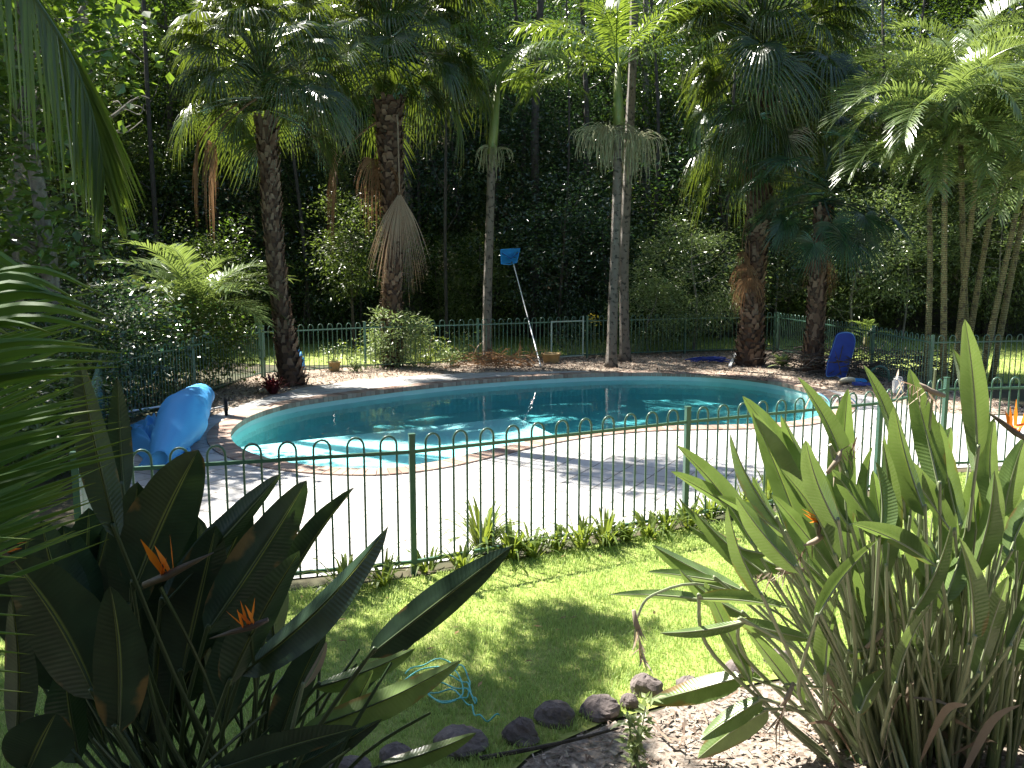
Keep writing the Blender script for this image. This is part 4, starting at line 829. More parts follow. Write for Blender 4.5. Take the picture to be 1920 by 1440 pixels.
flower(rl, P(300, 1085, 3.1), (.9, 0, .35), 1.15, 1); flower(rl, P(478, 1172, 3.05), (-.8, 0, -.35), .9, 2); flower(rl, P(5, 1035, 3.0), (-.5, 0, .5), .9, 3)
for p_, q_ in (((300, 1100), (290, 1440)), ((470, 1190), (400, 1440))):
    a_ = P(*p_, 3.12); b_ = bl+[.1, 0, 0]; obj('flower_stem', MB().tube(catmull([b_, (a_+b_)/2+[.05, 0, .1], a_], 5, False), .008, 6, cap=False), M['stalk_shaded'], rl)
strel_leaf(P(566, 1292, 3.5), P(612, 1202, 3.5), .05, bl+[.3, 0, 0], .9, .3, M['dry'], M['stalk'], rl, .1, 77)
# right plant
br = np.array([2.25, 4.35, 0.])
rr = thing('strelitzia_plant', 'large sunlit bird of paradise plant with pale stalks at the lower right', 'plant', br)
RL = [((1592, 905), (1495, 706), 44, .5), ((1530, 962), (1392, 742), 56, .7), ((1530, 1085), (1411, 772), 84, .5), ((1590, 1000), (1590, 728), 64, .6), ((1562, 950), (1464, 778), 44, .5), ((1685, 862), (1619, 684), 38, .4),
      ((1735, 968), (1676, 762), 66, .6), ((1762, 925), (1705, 690), 56, .5), ((1832, 860), (1809, 598), 50, .4), ((1830, 905), (1786, 652), 62, .4), ((1725, 965), (1783, 800), 60, .7), ((1862, 955), (1864, 783), 46, .6),
      ((1880, 970), (1922, 820), 52, .6), ((1440, 1000), (1258, 884), 44, .6), ((1400, 1112), (1222, 1022), 52, .6), ((1345, 1128), (1143, 1115), 24, .7), ((1400, 1165), (1238, 1187), 28, .7), ((1395, 1268), (1212, 1318), 58, .4),
      ((1440, 1330), (1308, 1422), 62, .4), ((1430, 1310), (1312, 1388), 46, .5), ((1385, 1165), (1538, 1202), 36, .6), ((1310, 1122), (1482, 1140), 38, .6), ((1445, 1085), (1300, 958), 50, .6), ((1662, 1075), (1655, 826), 44, .6),
      ((1640, 1130), (1668, 985), 56, .3), ((1590, 1225), (1682, 1208), 42, .5), ((1610, 1340), (1660, 1255), 50, .5), ((1600, 1000), (1530, 860), 50, .7), ((1650, 1000), (1560, 880), 46, .6), ((1690, 1060), (1640, 905), 40, .6),
      ((1800, 1000), (1760, 790), 54, .5), ((1840, 1060), (1825, 880), 50, .5), ((1500, 1075), (1380, 930), 52, .6), ((1560, 1100), (1440, 985), 50, .6), ((1480, 1010), (1345, 930), 36, .7), ((1770, 1130), (1815, 960), 50, .6),
      ((1890, 1250), (1925, 1115), 46, .6), ((1830, 1270), (1890, 1080), 50, .5), ((1905, 1090), (1900, 900), 54, .4), ((1950, 1060), (1935, 840), 56, .4), ((1705, 985), (1720, 870), 40, .6), ((1865, 1330), (1850, 1240), 40, .6),
      ((1440, 1040), (1290, 985), 30, .8), ((1350, 1090), (1215, 1072), 24, .8), ((1560, 1440), (1640, 1380), 60, .5), ((1990, 1100), (1990, 800), 60, .4), ((1750, 1090), (1735, 1000), 46, .5), ((1610, 1060), (1575, 930), 44, .6)]
for i, (b, t_, wpx, fo) in enumerate(RL):
    Yb = 4.2+rs.uniform(-.35, .35)-(.25 if b[1] > 1150 else 0); B = P(*b, Yb); T = P(*t_, Yb+rs.uniform(-.12, .12)); bs0 = br+[rs.uniform(-.12, .12)+(B[0]-br[0])*.42, rs.uniform(-.22, .22), 0]
    strel_leaf(B, T, wpx/1600*Yb*1.06, bs0, fo*1.25, rs.uniform(-.8, .8), M['strel'], M['stalk'], rr, .06, 100+i)
for i in range(46):
    bx, by = rs.uniform(1400, 1940), rs.uniform(980, 1330); ang = rs.normal(-.45 if bx < 1600 else 0, .35); ln = rs.uniform(150, 260); Yb = 4.15+rs.uniform(-.5, .45)
    B = P(bx, by, Yb); T = P(bx+ln*math.sin(ang), by-ln*math.cos(ang), Yb+rs.uniform(-.1, .1)); bs0 = br+[rs.uniform(-.12, .12)+(B[0]-br[0])*.45, rs.uniform(-.25, .25), 0]
    strel_leaf(B, T, rs.uniform(34, 58)/1600*Yb, bs0, rs.uniform(.5, 1.1), rs.uniform(-1.0, 1.0), M['strel'], M['stalk'], rr, .06, 200+i)
mb = MB()
for i in range(230):
    th = rs.normal(0, 1); b = br+[rs.uniform(-.42, .85), rs.uniform(-.38, .38), 0]; lean = (b[0]-br[0]-.15)*.75+rs.normal(0, .09); hh_ = rs.uniform(.6, 1.45)*(1-.15*abs(lean)); t_ = b+[lean*hh_, rs.normal(0, .14)*hh_, hh_]
    mb.tube(catmull([b, b*.5+t_*.5+[-lean*.05, 0, .02], t_], 4, False), np.linspace(.014, .006, 9)*rs.uniform(.7, 1.15), 6, cap=False)
mb.smooth = True; so = obj('stalks', mb, M['stalk'], rr); so['kind'] = 'stuff'
mb = MB()
for i in range(60):
    b = br+[rs.uniform(-.5, .9), rs.uniform(-.45, .25), rs.uniform(0, .15)]; t_ = b+[rs.normal(0, .3), rs.normal(-.1, .2), rs.uniform(-.02, .5)]; C = catmull([b, (b+t_)/2+[0, 0, .12], t_], 4, False); C[:, 2] = np.maximum(C[:, 2], .02)
    mb.strip(C, np.outer(np.sin(np.linspace(.2, 3.1, len(C)))*rs.uniform(.008, .022), nrm(rs.normal(0, 1, 3))))
so = obj('dry_leaves', mb, M['dry'], rr); so['kind'] = 'stuff'
for (x, y, dx, dz) in ((1535, 1010, -.6, -.5), (1485, 1070, -.9, -.1), (1565, 870, .3, .4), (1750, 735, -.6, .2), (1480, 1300, -.3, -.9), (1192, 1165, .2, -1), (1550, 1265, .2, -.6), (1640, 1200, .4, .4)):
    flower(rr, P(x, y, 4.05), (dx, 0, dz), 1.0, x, True); a_ = P(x, y, 4.07); b_ = br+[rs.uniform(-.2, .2), 0, 0]
    obj('flower_stem', MB().tube(catmull([b_, (a_*.4+b_*.6)+[.02, 0, .15], a_-[.0, 0, -.05], a_] if x != 1192 else [b_, P(1500, 1180, 4.2), P(1330, 1098, 4.1), P(1225, 1115, 4.07), a_+[.01, 0, .03], a_], 5, False), .007, 6, cap=False), M['stalk'], rr)
flower(rr, P(1910, 815, 4.1), (-.7, 0, .4), 1.1, 9)
flower(rr, P(1537, 985, 4.02), (.1, 0, .9), .8, 19)
# ------------------------------------------------------------------ strappy plants along the near fence
def strappy(label, x, y, n_, hh, seed, mat='bladeplant', name='strappy_plant', wd=.012):
    r = np.random.default_rng(seed); root = thing(name, label, 'plant', (x, y, 0)); mb = MB(); fr = np.linspace(0, 1, 7); Wf = np.array([.8, 1, 1, .9, .7, .4, .03])
    for i in range(n_):
        th = r.uniform(0, 6.28); o = np.array([math.cos(th), math.sin(th), 0]); l = hh*r.uniform(.6, 1.2); outw = r.uniform(.2, .95); b = np.array([x, y, 0])+o*r.uniform(0, .07)
        C = b+np.outer(fr*l*outw, o); C[:, 2] += l*(fr*1.25-fr**2*(.35+.75*outw)); mb.strip(C, np.outer(Wf*wd*r.uniform(.7, 1.3), nrm(np.cross(o, [0, 0, 1.]))))
    obj('leaves', mb, M[mat], root)
PL = [(905, 1010, 60, .48, 'large strappy leaved clump against the pool fence'), (960, 1025, 34, .36, 'strappy clump right of the biggest one at the fence'), (1045, 1010, 22, .28, 'small strappy clump under the middle of the near fence panel'), (1135, 1000, 40, .34, 'yellow green strappy clump left of the right hand fence post'),
      (1215, 985, 30, .3, 'strappy clump touching the right hand fence post'), (1330, 965, 26, .3, 'strappy clump just right of the right hand fence post'), (800, 1050, 16, .24, 'thin strappy clump beside the left hand fence post'), (650, 1090, 30, .4, 'shaded strappy clump behind the long dark leaf tips'), (1400, 950, 22, .35, 'strappy clump behind the sunlit leaves at the fence'), (1440, 930, 22, .36, 'strappy clump deepest behind the sunlit leaves')]
for i, (px, lab) in enumerate(((868, 'strappy tuft on the left flank of the biggest clump at the near fence'), (1000, 'small tuft between the biggest clump and the middle of the near fence panel'), (1090, 'yellow green tuft left of the third picket group at the near fence'), (1175, 'leaning tuft between two yellow green clumps at the near fence'), (1250, 'low tuft at the foot of the right hand fence post'), (1290, 'low tuft just past the right hand fence post'), (720, 'low shaded tuft left of the left hand fence post'), (1370, 'tuft behind the long sunlit leaf tips at the near fence'))):
    t_ = (px-780)/492.; PL.append((px, 1062-t_*88, 24, .26+.05*(i % 3), lab))
for i, (px, py, nn, hh, lab) in enumerate(PL):
    g = G(px, py+ (22 if px < 1300 else 6)); strappy(lab, g[0], g[1], int(nn*1.5), hh*1.25, 400+i, wd=.014)
# ------------------------------------------------------------------ small plants behind the pool
g = G(512, 738); strappy('small dark red leaved plant at the foot of the tall fan palm', g[0], g[1], 60, .55, 501, 'red_leaf', 'red_plant', .03)
g = G(1466, 692); root = thing('broadleaf_plant', 'low clump of pale green leaves between the two fan palm trunks', 'plant', g)
mb = MB(); rq = np.random.default_rng(3)
for i in range(60):
    th = rq.uniform(0, 6.28); o = np.array([math.cos(th), math.sin(th), 0]); l = rq.uniform(.25, .5); e_ = rq.uniform(.2, 1.2); fr = np.linspace(0, 1, 6); C = g+np.outer(fr*l*math.cos(e_), o); C[:, 2] += l*(fr*1.3*math.sin(e_)-.3*fr**2)+.05+rq.uniform(0, .12); mb.strip(C, np.outer(np.array([.1, .7, 1, .9, .5, .03])*.05, nrm(np.cross(o, [0, 0, 1.]))))
obj('leaves', mb, M['pale_leaf'], root)
def smallbush(label, x, y, s, mat, seed, name='small_plant', ls=.07, z=0):
    r = np.random.default_rng(seed); root = thing(name, label, 'plant', (x, y, z)); cl = np.array([x, y, z+s*.5])+r.normal(0, 1, (16, 3))*[s*.32, s*.32, s*.22]; cl[:, 2] = np.maximum(cl[:, 2], z+.05); mb = MB()
    for c in cl: mb.tube([(x, y, z), ((x+c[0])/2, (y+c[1])/2, z+(c[2]-z)*.6), c], [.007, .005, .003], 4, cap=False)
    obj('stems', mb, M['stalk'], root); V, F = leaves(cl, 14, s*.12, ls, r, .1, None, .4); obj('leaves', MB().add(V, F), M[mat], root); return root
for i, (px, Y, s, m_, lab) in enumerate(((805, 22.6, .6, 'bladeplant', 'small green plant between the dead frond palm and the slender king palm'), (845, 22.3, .45, 'pale_leaf', 'low pale weed left of the slender king palm'), (665, 21.2, .4, 'pale_leaf', 'low pale weed in the sunlit bed beside the fence'), (880, 24.5, .8, 'bush', 'bushy plant around the slender king palm base beyond the fence'), (1070, 25.0, .9, 'bush', 'green plant showing through the gate beside the tub'), (1130, 24.8, .9, 'forest3', 'plant with a yellow bloom left of the ringed king palm'), (1195, 25.5, 1.1, 'bush', 'leafy plant right of the ringed king palm'), (700, 23.0, .9, 'bladeplant', 'yellowish plant left of the bushy palm foot'), (785, 23.2, .8, 'bladeplant', 'yellowish plant right of the bushy palm foot'), (1240, 26, 1.0, 'forest3', 'green plant below the silvery bush'))):
    p_ = P(px, 680, Y); smallbush(lab, p_[0], p_[1], s, m_, 600+i, ls=.11)
mb = MB(); rq = np.random.default_rng(77); c0 = P(1114, 598, 24.9)
root = thing('yellow_flower', 'yellow flower showing above the fence near the ringed king palm', 'flower', c0)
V, F = leaves(np.array([c0, c0+[.1, 0, -.1], c0+[-.08, 0, .06]]), 9, .05, .12, rq, .1, None, .6); obj('petals', MB().add(V, F), M['yellow'], root)
obj('stem', MB().tube([(c0[0], c0[1], 0), c0], .008, 5), M['stalk'], root)
# pile of dead fronds at the slender palm's foot
root = thing('debris_pile', 'heap of dry brown fronds around the slender king palm foot', 'garden debris', (k0[0]+.3, 22.2, 0)); mb = MB()
for i in range(240):
    a_ = np.array([k0[0]+rq.normal(.25, .6), 22.2+rq.normal(0, .3), rq.uniform(.02, .3)]); d = nrm(rq.normal(0, 1, 3)*[1, .6, .35]); C = catmull([a_, a_+d*.25+[0, 0, .06], a_+d*.5], 3, False); C[:, 2] = np.maximum(C[:, 2], .01); mb.strip(C, np.outer([.3, 1, 1, 1, .8, .5, .1], nrm(rq.normal(0, 1, 3))*.013))
obj('dry_fronds', mb, M['dead'], root)
root = thing('debris_pile', 'dark heap of branches and fronds behind the bodyboard', 'garden debris', (8.0, 20.6, 0)); mb = MB()
for i in range(420):
    a_ = np.array([rq.uniform(6.9, 10.6), rq.uniform(19.6, 22.5), rq.uniform(.02, .5)]); d = nrm(rq.normal(0, 1, 3)*[1, .6, .3]); mb.tube([a_, a_+d*.3+[0, 0, .04], a_+d*rq.uniform(.4, .9)], [.012, .01, .005], 4, cap=False)
mb.v = [np.where(v[:, 2:3] < .01, v*[1, 1, 0]+[0, 0, .01], v) for v in mb.v]; obj('branches', mb, M['bark_dark'], root)
# ------------------------------------------------------------------ pool cover
M['blue2'] = leafmat('blue_sheet', (.08, .38, .78), (.11, .44, .85), .12, (.05, .4, .85), .55, .35)
root = thing('pool_cover', 'rolled and crumpled bright blue pool cover lying on the paving at the left', 'pool cover', G(330, 800))
p0 = G(300, 893)+[0, 0, .22]; p1 = G(340, 850)+[0, 0, .42]; p2 = P(352, 790, 13.0); p3 = P(375, 745, 14.8)
p2[2] = .36; p3[2] = .34; p25 = (p2+p3)/2; path = catmull([p0, p1, p2, p25, p3, p3+(p3-p25)*.18], 12, False)
mm = len(path); ns = 40; rd = np.interp(np.linspace(0, 1, mm), [0, .12, .25, .5, .8, .95, 1], [.10, .22, .32, .26, .20, .19, .10])
T = nrm(np.gradient(path, axis=0)); A = nrm(np.cross(T, [0, 0, 1.])); B = np.cross(A, T); th = np.arange(ns)/ns*2*math.pi; ss = np.linspace(0, 1, mm)
tw = ss[:, None]*5+th[None]; wr = 1+.08*np.sin(2*tw+2*np.sin(ss[:, None]*7))+.02*np.abs(np.sin(5*th[None]+ss[:, None]*9))+.13*np.abs(np.sin(ss[:, None]*24+2.5*np.sin(th[None]*2+ss[:, None]*6)))**.6*np.sin(ss[:, None]*3)+.06*np.abs(np.sin(ss[:, None]*47-3*th[None]+2*np.sin(th[None]*3)))
V = path[:, None]+(rd[:, None]*wr)[..., None]*(A[:, None]*np.cos(th)[None, :, None]+B[:, None]*np.sin(th)[None, :, None]*1.0); V[..., 2] = np.maximum(V[..., 2], .03+.01*np.sin(V[..., 0]*40))
i = np.arange(mm-1)[:, None]*ns; j = np.arange(ns)[None]; k = (j+1) % ns
mb = MB().add(V.reshape(-1, 3), np.stack([i+j, i+k, i+ns+k, i+ns+j], -1).reshape(-1, 4)); mb.f.append(np.array([list(range(ns))])); mb.f.append(np.array([list(range(ns))[::-1]])+(mm-1)*ns); mb.smooth = True
obj('rolled_sheet', mb, M['blue2'], root)
# sprawling part
nx, ny = 60, 60; a_, b_ = np.meshgrid(np.linspace(0, 1, nx), np.linspace(0, 1, ny), indexing='ij')
q00, q10, q01, q11 = G(255, 880), G(360, 890), G(235, 800), G(325, 800)
q11 = G(345, 790)
XY = (q00[None, None]*((1-a_)*(1-b_))[..., None]+q10*(a_*(1-b_))[..., None]+q01*((1-a_)*b_)[..., None]+q11*(a_*b_)[..., None])
def fold2(u, v, s): return np.abs(np.sin(u*9*s+2*np.sin(v*5)+v*4))**.7*.5+np.abs(np.sin(v*11*s-u*5+1.3*np.sin(u*8)))**.8*.35+.2*np.sin(u*25+v*18)
edge = np.minimum(np.minimum(a_, 1-a_), np.minimum(b_, 1-b_)); XY[..., 2] = .02+np.clip(edge*7, 0, 1)*(.08+.30*fold2(a_, b_, 1)*(.4+.8*a_)); XY[..., 0] += .12*np.sin(b_*9)*(1-a_); XY[..., 1] += .1*np.sin(a_*8)
i = np.arange(nx-1)[:, None]*ny; j = np.arange(ny-1)[None]; mb = MB().add(XY.reshape(-1, 3), np.stack([i+j, i+j+1, i+ny+j+1, i+ny+j], -1).reshape(-1, 4)); mb.smooth = True
obj('crumpled_sheet', mb, M['blue2'], root)
whc = np.array(p3)+[.40, .05, -.38]; whc[2] = .16
mb = MB()
for q in range(2): mb.tube([whc+[0, 0, 0], whc+[.05, .02, 0]], [.16, .16], 20)
w1 = obj('wheel', mb, M['black'], root); obj('hub', MB().tube([whc+[.045, .02, 0], whc+[.062, .025, 0]], [.09, .08], 16), M['white'], w1)
obj('axle', MB().tube([p3+[0, .3, -.05], p3+[-.0, .38, -.3], whc], .02, 6), M['alu'], root)
obj('axle', MB().tube([p3+[-1.5, -1.0, -.2], p3+[-.1, .2, -.1]], .02, 6), M['alu'], root)
# small blue bundle by the palm
g = G(560, 702); rq = np.random.default_rng(12); mb = MB(); u = np.linspace(0, math.pi, 12)[:, None]; v = np.linspace(0, 2*math.pi, 20, endpoint=False)[None]; rad = .17*(1+.22*np.sin(3*v+4*u)+.12*np.sin(7*v-3*u))
V = np.stack([g[0]+rad*np.sin(u)*np.cos(v)*.8, g[1]+rad*np.sin(u)*np.sin(v), .28+rad*1.5*np.cos(u)+0*v], -1); i = np.arange(11)[:, None]*20; j = np.arange(20)[None]; k = (j+1) % 20
mb.add(V.reshape(-1, 3), np.stack([i+j, i+20+j, i+20+k, i+k], -1).reshape(-1, 4)); mb.smooth = True
tag(obj('float_toy', mb, M['blue2']), 'small crumpled blue inflatable tucked behind the tall fan palm foot', 'pool toy')
# ------------------------------------------------------------------ pool net on its pole
pb_ = np.array([.75, 22.2, .02]); pt_ = P(962, 492, 26.0)
root = thing('pool_net', 'blue leaf skimmer net on a long aluminium pole leaning on the back fence', 'pool net', pb_)
dp_ = pt_-pb_; obj('pole', MB().tube([pb_, pb_+dp_*.42], [.021, .021], 10), M['alu'], root); obj('pole_extension', MB().tube([pb_+dp_*.42, pt_], [.016, .016], 10), M['white'], root); obj('collar', MB().tube([pb_+dp_*.40, pb_+dp_*.43], [.028, .028], 10), M['black'], root)
YY = 26.0
c4 = [P(939, 468, YY), P(975, 466, YY), P(969, 492, YY-.15), P(940, 495, YY-.15)]
fr_ = obj('net_frame', MB().tube([c4[0], c4[1], c4[2], P(955, 496, YY-.15), c4[3], c4[0]], .016, 6), M['net'], root)
obj('brace', MB().tube([c4[0]+[0, 0, -.08], P(958, 485, YY-.1), c4[1]+[0, 0, -.08]], .012, 6), M['board'], fr_)
nx = 10; V = []; 
for i in range(nx):
    for j in range(nx):
        u, v = i/(nx-1), j/(nx-1); p_ = (c4[3]*(1-u)+c4[2]*u)*(1-v)+(c4[0]*(1-u)+c4[1]*u)*v; V.append(p_+np.array([0, .22*math.sin(u*math.pi)*math.sin(v*math.pi), 0]))
mb = MB().add(V, [[i*nx+j, i*nx+j+1, (i+1)*nx+j+1, (i+1)*nx+j] for i in range(nx-1) for j in range(nx-1)]); mb.smooth = True
M['netcloth'] = leafmat('net_mesh', (.04, .35, .85), (.05, .38, .9), .5, (.06, .45, .95), .6, .2); obj('net_bag', mb, M['netcloth'], root)
# ------------------------------------------------------------------ bodyboard
g0 = G(1548, 704); g1 = G(1588, 712); YBd = 19.9
out = [(1549, 700), (1552, 680), (1560, 655), (1567, 632), (1573, 625), (1582, 623), (1592, 623), (1600, 627), (1604, 638), (1602, 652), (1596, 675), (1588, 700), (1582, 712), (1570, 706), (1560, 706), (1551, 707)]
def bpt(x, y, o_=0): t = (712-y)/90; p = P(x, y, YBd+.35*t+o_); return p
mb = MB(); ctr = catmull([bpt(*q) for q in out], 3); nb = len(ctr); V = np.concatenate([ctr, ctr+[0, .055, .01]])
mb.add(V, [[i, (i+1) % nb, nb+(i+1) % nb, nb+i] for i in range(nb)]); mb.f.append(np.array([list(range(nb))])); mb.f.append(np.array([list(range(2*nb-1, nb-1, -1))]))
bo = obj('bodyboard', mb, M['board']); tag(bo, 'navy blue bodyboard standing against the fan palm', 'bodyboard')
cc = ctr.mean(0); inner = ctr-[0, .004, 0]; inn = cc+(inner-cc)*.965-[0, .002, 0]
mb = MB().add(np.concatenate([inner, inn]), [[i, (i+1) % nb, nb+(i+1) % nb, nb+i] for i in range(nb)]); WP[bo.name] = np.zeros(3); obj('rim', mb, M['board_edge'], bo)
# ------------------------------------------------------------------ bits around it
g = G(1587, 720); root = thing('frisbee', 'round cream disc lying below the bodyboard', 'disc', g+[0, 0, .03]); mb = MB().tube([g+[0, -.05, .05], g+[0, -.02, .10], g+[0, -.018, .11]], [.165, .175, .12], 28); mb.smooth = True; obj('plate', mb, M['cream'], root)
g = G(1683, 738); root = thing('bottle', 'white plastic jerry can standing by the right fence', 'bottle', g)
bd = obj('body', MB().box(g+[0, 0, .14], (.2, .13, .26)).box(g+[-.03, 0, .295], (.12, .10, .05)), M['white'], root); b2 = bd.modifiers.new('Bevel', 'BEVEL'); b2.width = .018; b2.segments = 3
obj('handle', MB().tube(catmull([g+[.07, 0, .26], g+[.07, 0, .33], g+[0, 0, .35], g+[-.02, 0, .31]], 5, False), .012, 8), M['white'], root); obj('cap', MB().tube([g+[-.05, 0, .315], g+[-.05, 0, .355]], .022, 12), M['white'], root)
h0, h1 = G(1632, 712), G(1668, 716); root = thing('hose', 'thick dark hose arching out of the ground left of the white jerry can', 'hose', h0)
obj('tube', MB().tube(catmull([h0, P(1632, 698, 19.4), P(1648, 687, 19.4), P(1664, 694, 19.3), h1], 6, False), .028, 8), M['fence'], root)
for i, (px, py, lx, mt, lab) in enumerate(((1608, 716, .35, 'net', 'light blue pool brush lying by the bodyboard'), (1620, 724, .5, 'board', 'dark blue flipper lying nearest to the paving edge'), (1640, 715, .4, 'black', 'black rubber mat lying by the debris heap'))):
    g = G(px, py); mb = MB().add([g+[-lx/2, -.06, .05], g+[lx/2, -.10, .04], g+[lx/2+.03, .10, .06], g+[-lx/2, .05, .09], g+[-lx/2, -.06, .02], g+[lx/2, -.10, .01], g+[lx/2+.03, .10, .02], g+[-lx/2, .05, .03]], [[0, 1, 2, 3], [7, 6, 5, 4], [0, 4, 5, 1], [1, 5, 6, 2], [2, 6, 7, 3], [3, 7, 4, 0]])
    tag(obj(['pool_brush', 'flipper', 'rubber_mat'][i], mb, M[mt]), lab, ['brush', 'flipper', 'mat'][i])
a_, b_ = G(1368, 690), P(1380, 664, 23.4); tag(obj('plank', MB().bar(a_+[0, 0, .03], b_+[0, .0, 0], .07), M['white']), 'pale plank leaning at the foot of the thick fan palm', 'plank')
g = G(1335, 680); mb = MB()
for i in range(14): mb.tube(catmull([g+[rq.uniform(-.7, .1), rq.uniform(-.3, .3), .05], g+[rq.uniform(-.4, .4), rq.uniform(-.3, .3), .14], g+[rq.uniform(0, .6), rq.uniform(-.3, .3), .04]], 4, False), .014, 5)
tag(obj('net_bundle', mb, M['board']), 'tangle of dark blue netting left of the thick fan palm', 'netting')
# tub by the gate and flower pot
def pot(label, c, r0, h, mat, name, plant=None):
    root = thing(name, label, 'pot', c); mb = MB(); c = np.array(c); pr = [(r0*.78, 0), (r0*.92, h*.6), (r0, h), (r0*1.06, h), (r0*1.06, h*.9)]; pr = [(r0*.78, 0), (r0*.95, h*.85), (r0*1.07, h*.86), (r0*1.07, h), (r0*.9, h), (r0*.85, h*.85)]
    th = np.arange(24)/24*6.2832; V = np.concatenate([np.stack([c[0]+q*np.cos(th), c[1]+q*np.sin(th), np.full(24, c[2]+z)], 1) for q, z in pr]); i = np.arange(len(pr)-1)[:, None]*24; j = np.arange(24)[None]; k = (j+1) % 24
    mb.add(V, np.stack([i+j, i+k, i+24+k, i+24+j], -1).reshape(-1, 4)); mb.smooth = True; obj('pot_body', mb, M[mat], root)
    obj('soil', MB().add(np.stack([c[0]+r0*.87*np.cos(th), c[1]+r0*.87*np.sin(th), np.full(24, c[2]+h*.86)], 1), [list(range(24))]), M['soil'], root); return root
g = P(1033, 680, 23.2); g[2] = 0; pot('round ochre garden tub by the gate behind the pool', g, .26, .26, 'pot', 'garden_tub')
g = P(627, 690, 21.3); g[2] = 0; pot('small flower pot by the back fence right of the tall fan palm', g, .16, .24, 'pot', 'flower_pot'); smallbush('leafy green plant growing in the small flower pot', g[0], g[1], .55, 'bush', 701, ls=.07, z=.2)
# gate leaf with paler frame
ga, gb_ = np.array([1.1, 23.82, 0]), np.array([2.08, 24.3, 0]); root = thing('gate', 'slightly open metal pool gate with a pale sunlit frame behind the pool', 'gate', ga)
M['gatep'] = plain('pale_green_paint', (.30, .38, .33), .4); mb = MB()
for p_ in (gb_,): mb.bar(p_+[-.06, -.07, .08], p_+[-.06, -.07, 1.22], .04)
mb.bar(ga+[0, -.07, .09], gb_+[-.06, -.07, .09], .03).bar(ga+[0, -.07, 1.08], gb_+[-.06, -.07, 1.08], .03); mb.bar(ga+[0, -.07, .08], ga+[0, -.07, 1.1], .04); obj('gate_frame', mb, M['gatep'], root)
# ladder rails at the right end
for i, dxy in enumerate(((0, 0), (.38, -.28))):
    g = G(1532, 790)[:2]+np.array(dxy)*.9; g = np.array([g[0], g[1], 0]); d = np.array([-.45, .6, 0])
    if i == 0: root = thing('pool_ladder', 'chrome pool handrails at the right end of the near edge', 'handrail', g)
    obj('rail', MB().tube(catmull([g-d*.35+[0, 0, .0], g-d*.3+[0, 0, .35], g+[0, 0, .48], g+d*.22+[0, 0, .38], g+d*.4+[0, 0, .0], g+d*.42+[0, 0, -.4]], 8, False), .017, 10), M['chrome'], root, smooth=True)
# water feature: edge timber / log behind the pool
# ------------------------------------------------------------------ rope on the lawn
rt = [(760, 1262), (800, 1240), (850, 1240), (876, 1262), (880, 1290), (862, 1312), (800, 1300), (830, 1270), (870, 1275), (885, 1300), (893, 1315), (870, 1290), (820, 1282), (790, 1300), (840, 1292), (880, 1318), (890, 1335), (910, 1347), (936, 1340)]
pts = catmull([G(x, y, .05) for x, y in rt], 6, False); pts[:, 2] = .045+.015*np.sin(np.arange(len(pts))*.9)
mb = MB().tube(pts, .005, 6); mb.smooth = True; pts2 = catmull([G(x, y, .05) for x, y in ((742, 1290), (790, 1255), (850, 1255), (868, 1300), (830, 1318), (800, 1290), (845, 1262), (860, 1246))], 6, False); mb.tube(pts2, .005, 6)
tag(obj('rope', mb, M['rope']), 'tangled thin turquoise rope lying on the lawn', 'rope')
# ------------------------------------------------------------------ edging rocks
RK = [(655, 1450, 95, 40, 'flat rock half hidden at the bottom edge, furthest left of the bed edging'), (745, 1425, 85, 42, 'dark rock under the lowest leaf of the shaded plant'), (862, 1405, 120, 52, 'broad purplish rock in the shade of the bed edging'), (978, 1385, 86, 58, 'pointed purplish rock beside the broad shaded rock'),
      (1040, 1352, 88, 52, 'dark squarish rock in the middle of the bed edging'), (1126, 1338, 92, 46, 'brown layered rock right of the dark squarish rock'), (1214, 1298, 76, 52, 'pale speckled rock at the corner of the lawn'), (1180, 1322, 44, 34, 'small bright rock left of the pale speckled rock'), (1290, 1290, 60, 34, 'sunlit rock under the low striped leaf'), (1390, 1262, 70, 38, 'grey rock below the left side of the sunlit plant'), (1460, 1240, 60, 34, 'rock hidden among the lower stalks of the sunlit plant')]
for i, (px, py, wpx, hpx, lab) in enumerate(RK):
    r = np.random.default_rng(900+i); g = G(px, py+4); D = g[1]+.4; W_ = wpx/1600*D; H_ = hpx/1600*D; nu, nv = 14, 22; u = np.linspace(0, math.pi, nu)[:, None]; v = np.linspace(0, 2*math.pi, nv, endpoint=False)[None]
    x = np.sin(u)*np.cos(v); y = np.sin(u)*np.sin(v); z = np.cos(u)+0*v; d = np.stack([x+0*z, y+0*z, z], -1); rad = np.ones(x.shape)
    for q in range(9):
        nn = nrm(r.normal(0, 1, 3)); dd = (d@nn); rad = np.minimum(rad, np.where(dd > 0, r.uniform(.72, .95)/np.maximum(dd, 1e-3), 9))
    rad += .03*r.normal(0, 1, rad.shape); rad[0] = rad[0].mean(); rad[-1] = rad[-1].mean(); rad = np.clip(rad, .4, 1.1)
    V = d*rad[..., None]*[W_*.44, W_*.38, H_*.58]+[g[0], g[1]+W_*.1, H_*.12]; ii = np.arange(nu-1)[:, None]*nv; j = np.arange(nv)[None]; k = (j+1) % nv
    mb = MB().add(V.reshape(-1, 3), np.stack([ii+j, ii+nv+j, ii+nv+k, ii+k], -1).reshape(-1, 4)); tag(obj('edging_rock', mb, M['rock']), lab, 'rock', 'rocks edging the front bed')
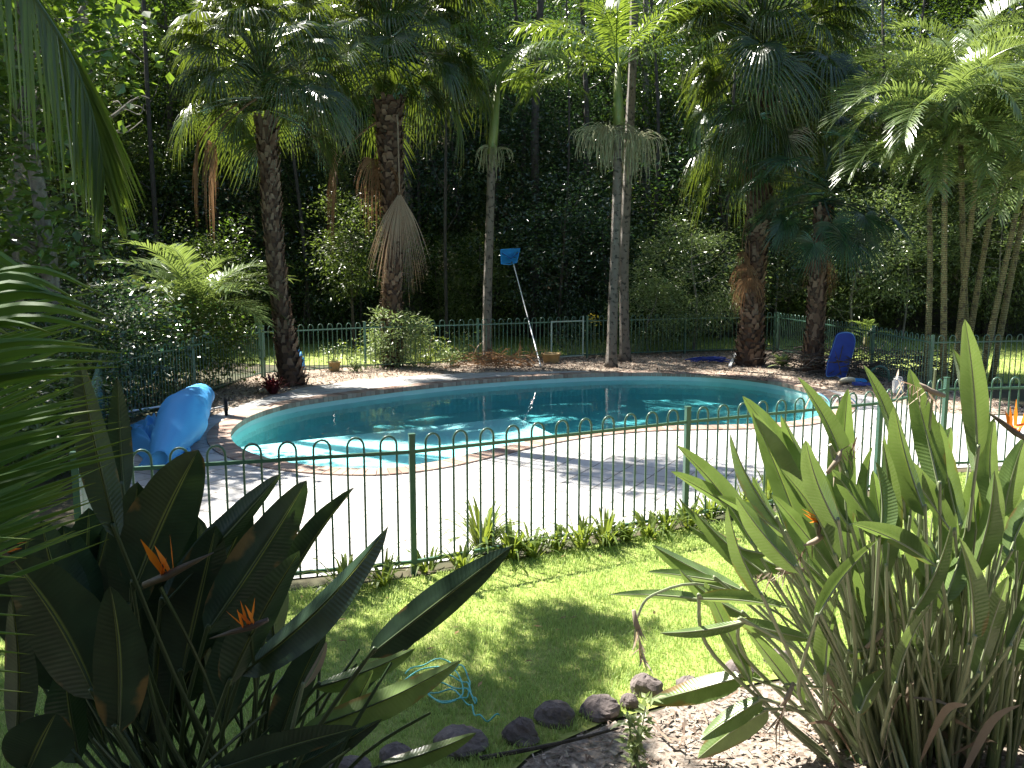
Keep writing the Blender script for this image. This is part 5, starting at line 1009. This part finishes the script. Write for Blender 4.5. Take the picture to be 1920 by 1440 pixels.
# sprig of a bright young plant
g = G(1190, 1442); root = thing('young_plant', 'bright young leafy sprig in front of the pale speckled rock', 'plant', g); r = np.random.default_rng(4); mb = MB(); lm = MB()
for q in range(3):
    top = g+[r.uniform(-.06, .06), r.uniform(-.04, .04), r.uniform(.24, .38)]; pts = catmull([g+[r.uniform(-.03, .03), 0, 0], (g+top)/2, top], 5, False); mb.tube(pts, .004, 5)
    V, F = leaves(pts[2:], 5, .018, .07, r, -.1, None, .42); lm.add(V, F)
obj('stems', mb, M['stalk'], root); obj('leaves', lm, M['pale_leaf'], root)
# litter
def litter(name, label, poly, N_, z, size, mat):
    poly = np.array(poly); lo, hi = poly.min(0), poly.max(0); x = rng.uniform(lo[0], hi[0], N_*3); y = rng.uniform(lo[1], hi[1], N_*3); ok = inside(poly, x, y)&(True if z < 0 else ~inside(CO, x, y)); x = x[ok][:N_]; y = y[ok][:N_]; k = len(x); th = rng.uniform(0, 6.28, k); L_ = rng.uniform(.5, 1.2, k)*size
    a = np.stack([np.cos(th), np.sin(th), 0*x], 1)*L_[:, None]; b = np.stack([-np.sin(th), np.cos(th), 0*x], 1)*(L_*.3)[:, None]; c = np.stack([x, y, np.full(k, z)], 1); u = np.array([0, 0, size*.12])
    V = np.stack([c-a, c-b+u, c+a+u*.5, c+b+u], 1).reshape(-1, 3); o_ = np.arange(k)*4
    tag(obj(name, MB().add(V, np.concatenate([np.stack([o_, o_+1, o_+2], 1), np.stack([o_, o_+2, o_+3], 1)])), mat), label, kind='stuff')
M['litter'] = islandmat('fallen_leaf', [(.20, .11, .05), (.32, .22, .10), (.12, .08, .04), (.30, .26, .08)], .8, .2)
ring_ = [tuple(p_) for p_ in deck_poly]; litter('fallen_leaves', 'small fallen leaves scattered on the paving', ring_, 420, .006, .028, M['litter'])
litter('lawn_leaves', 'brown fallen leaves scattered on the front lawn', vis_lawn, 160, .05, .035, M['litter'])
litter('floating_leaves', 'small leaves and specks floating on the pool', [tuple(p_) for p_ in ins], 110, WZ+.004, .022, M['litter'])
# fallen stick and leaves on the mulch
a_ = G(900, 1432)+[0, 0, .03]; b_ = G(1170, 1375)+[0, 0, .04]; tag(obj('stick', MB().tube(catmull([a_, (a_+b_)/2+[.02, -.03, .01], b_], 5, False), np.linspace(.014, .007, 11), 6), M['bark_dark']), 'long dark stick lying on the mulch below the rocks', 'stick')
print('objects', len(bpy.data.objects))
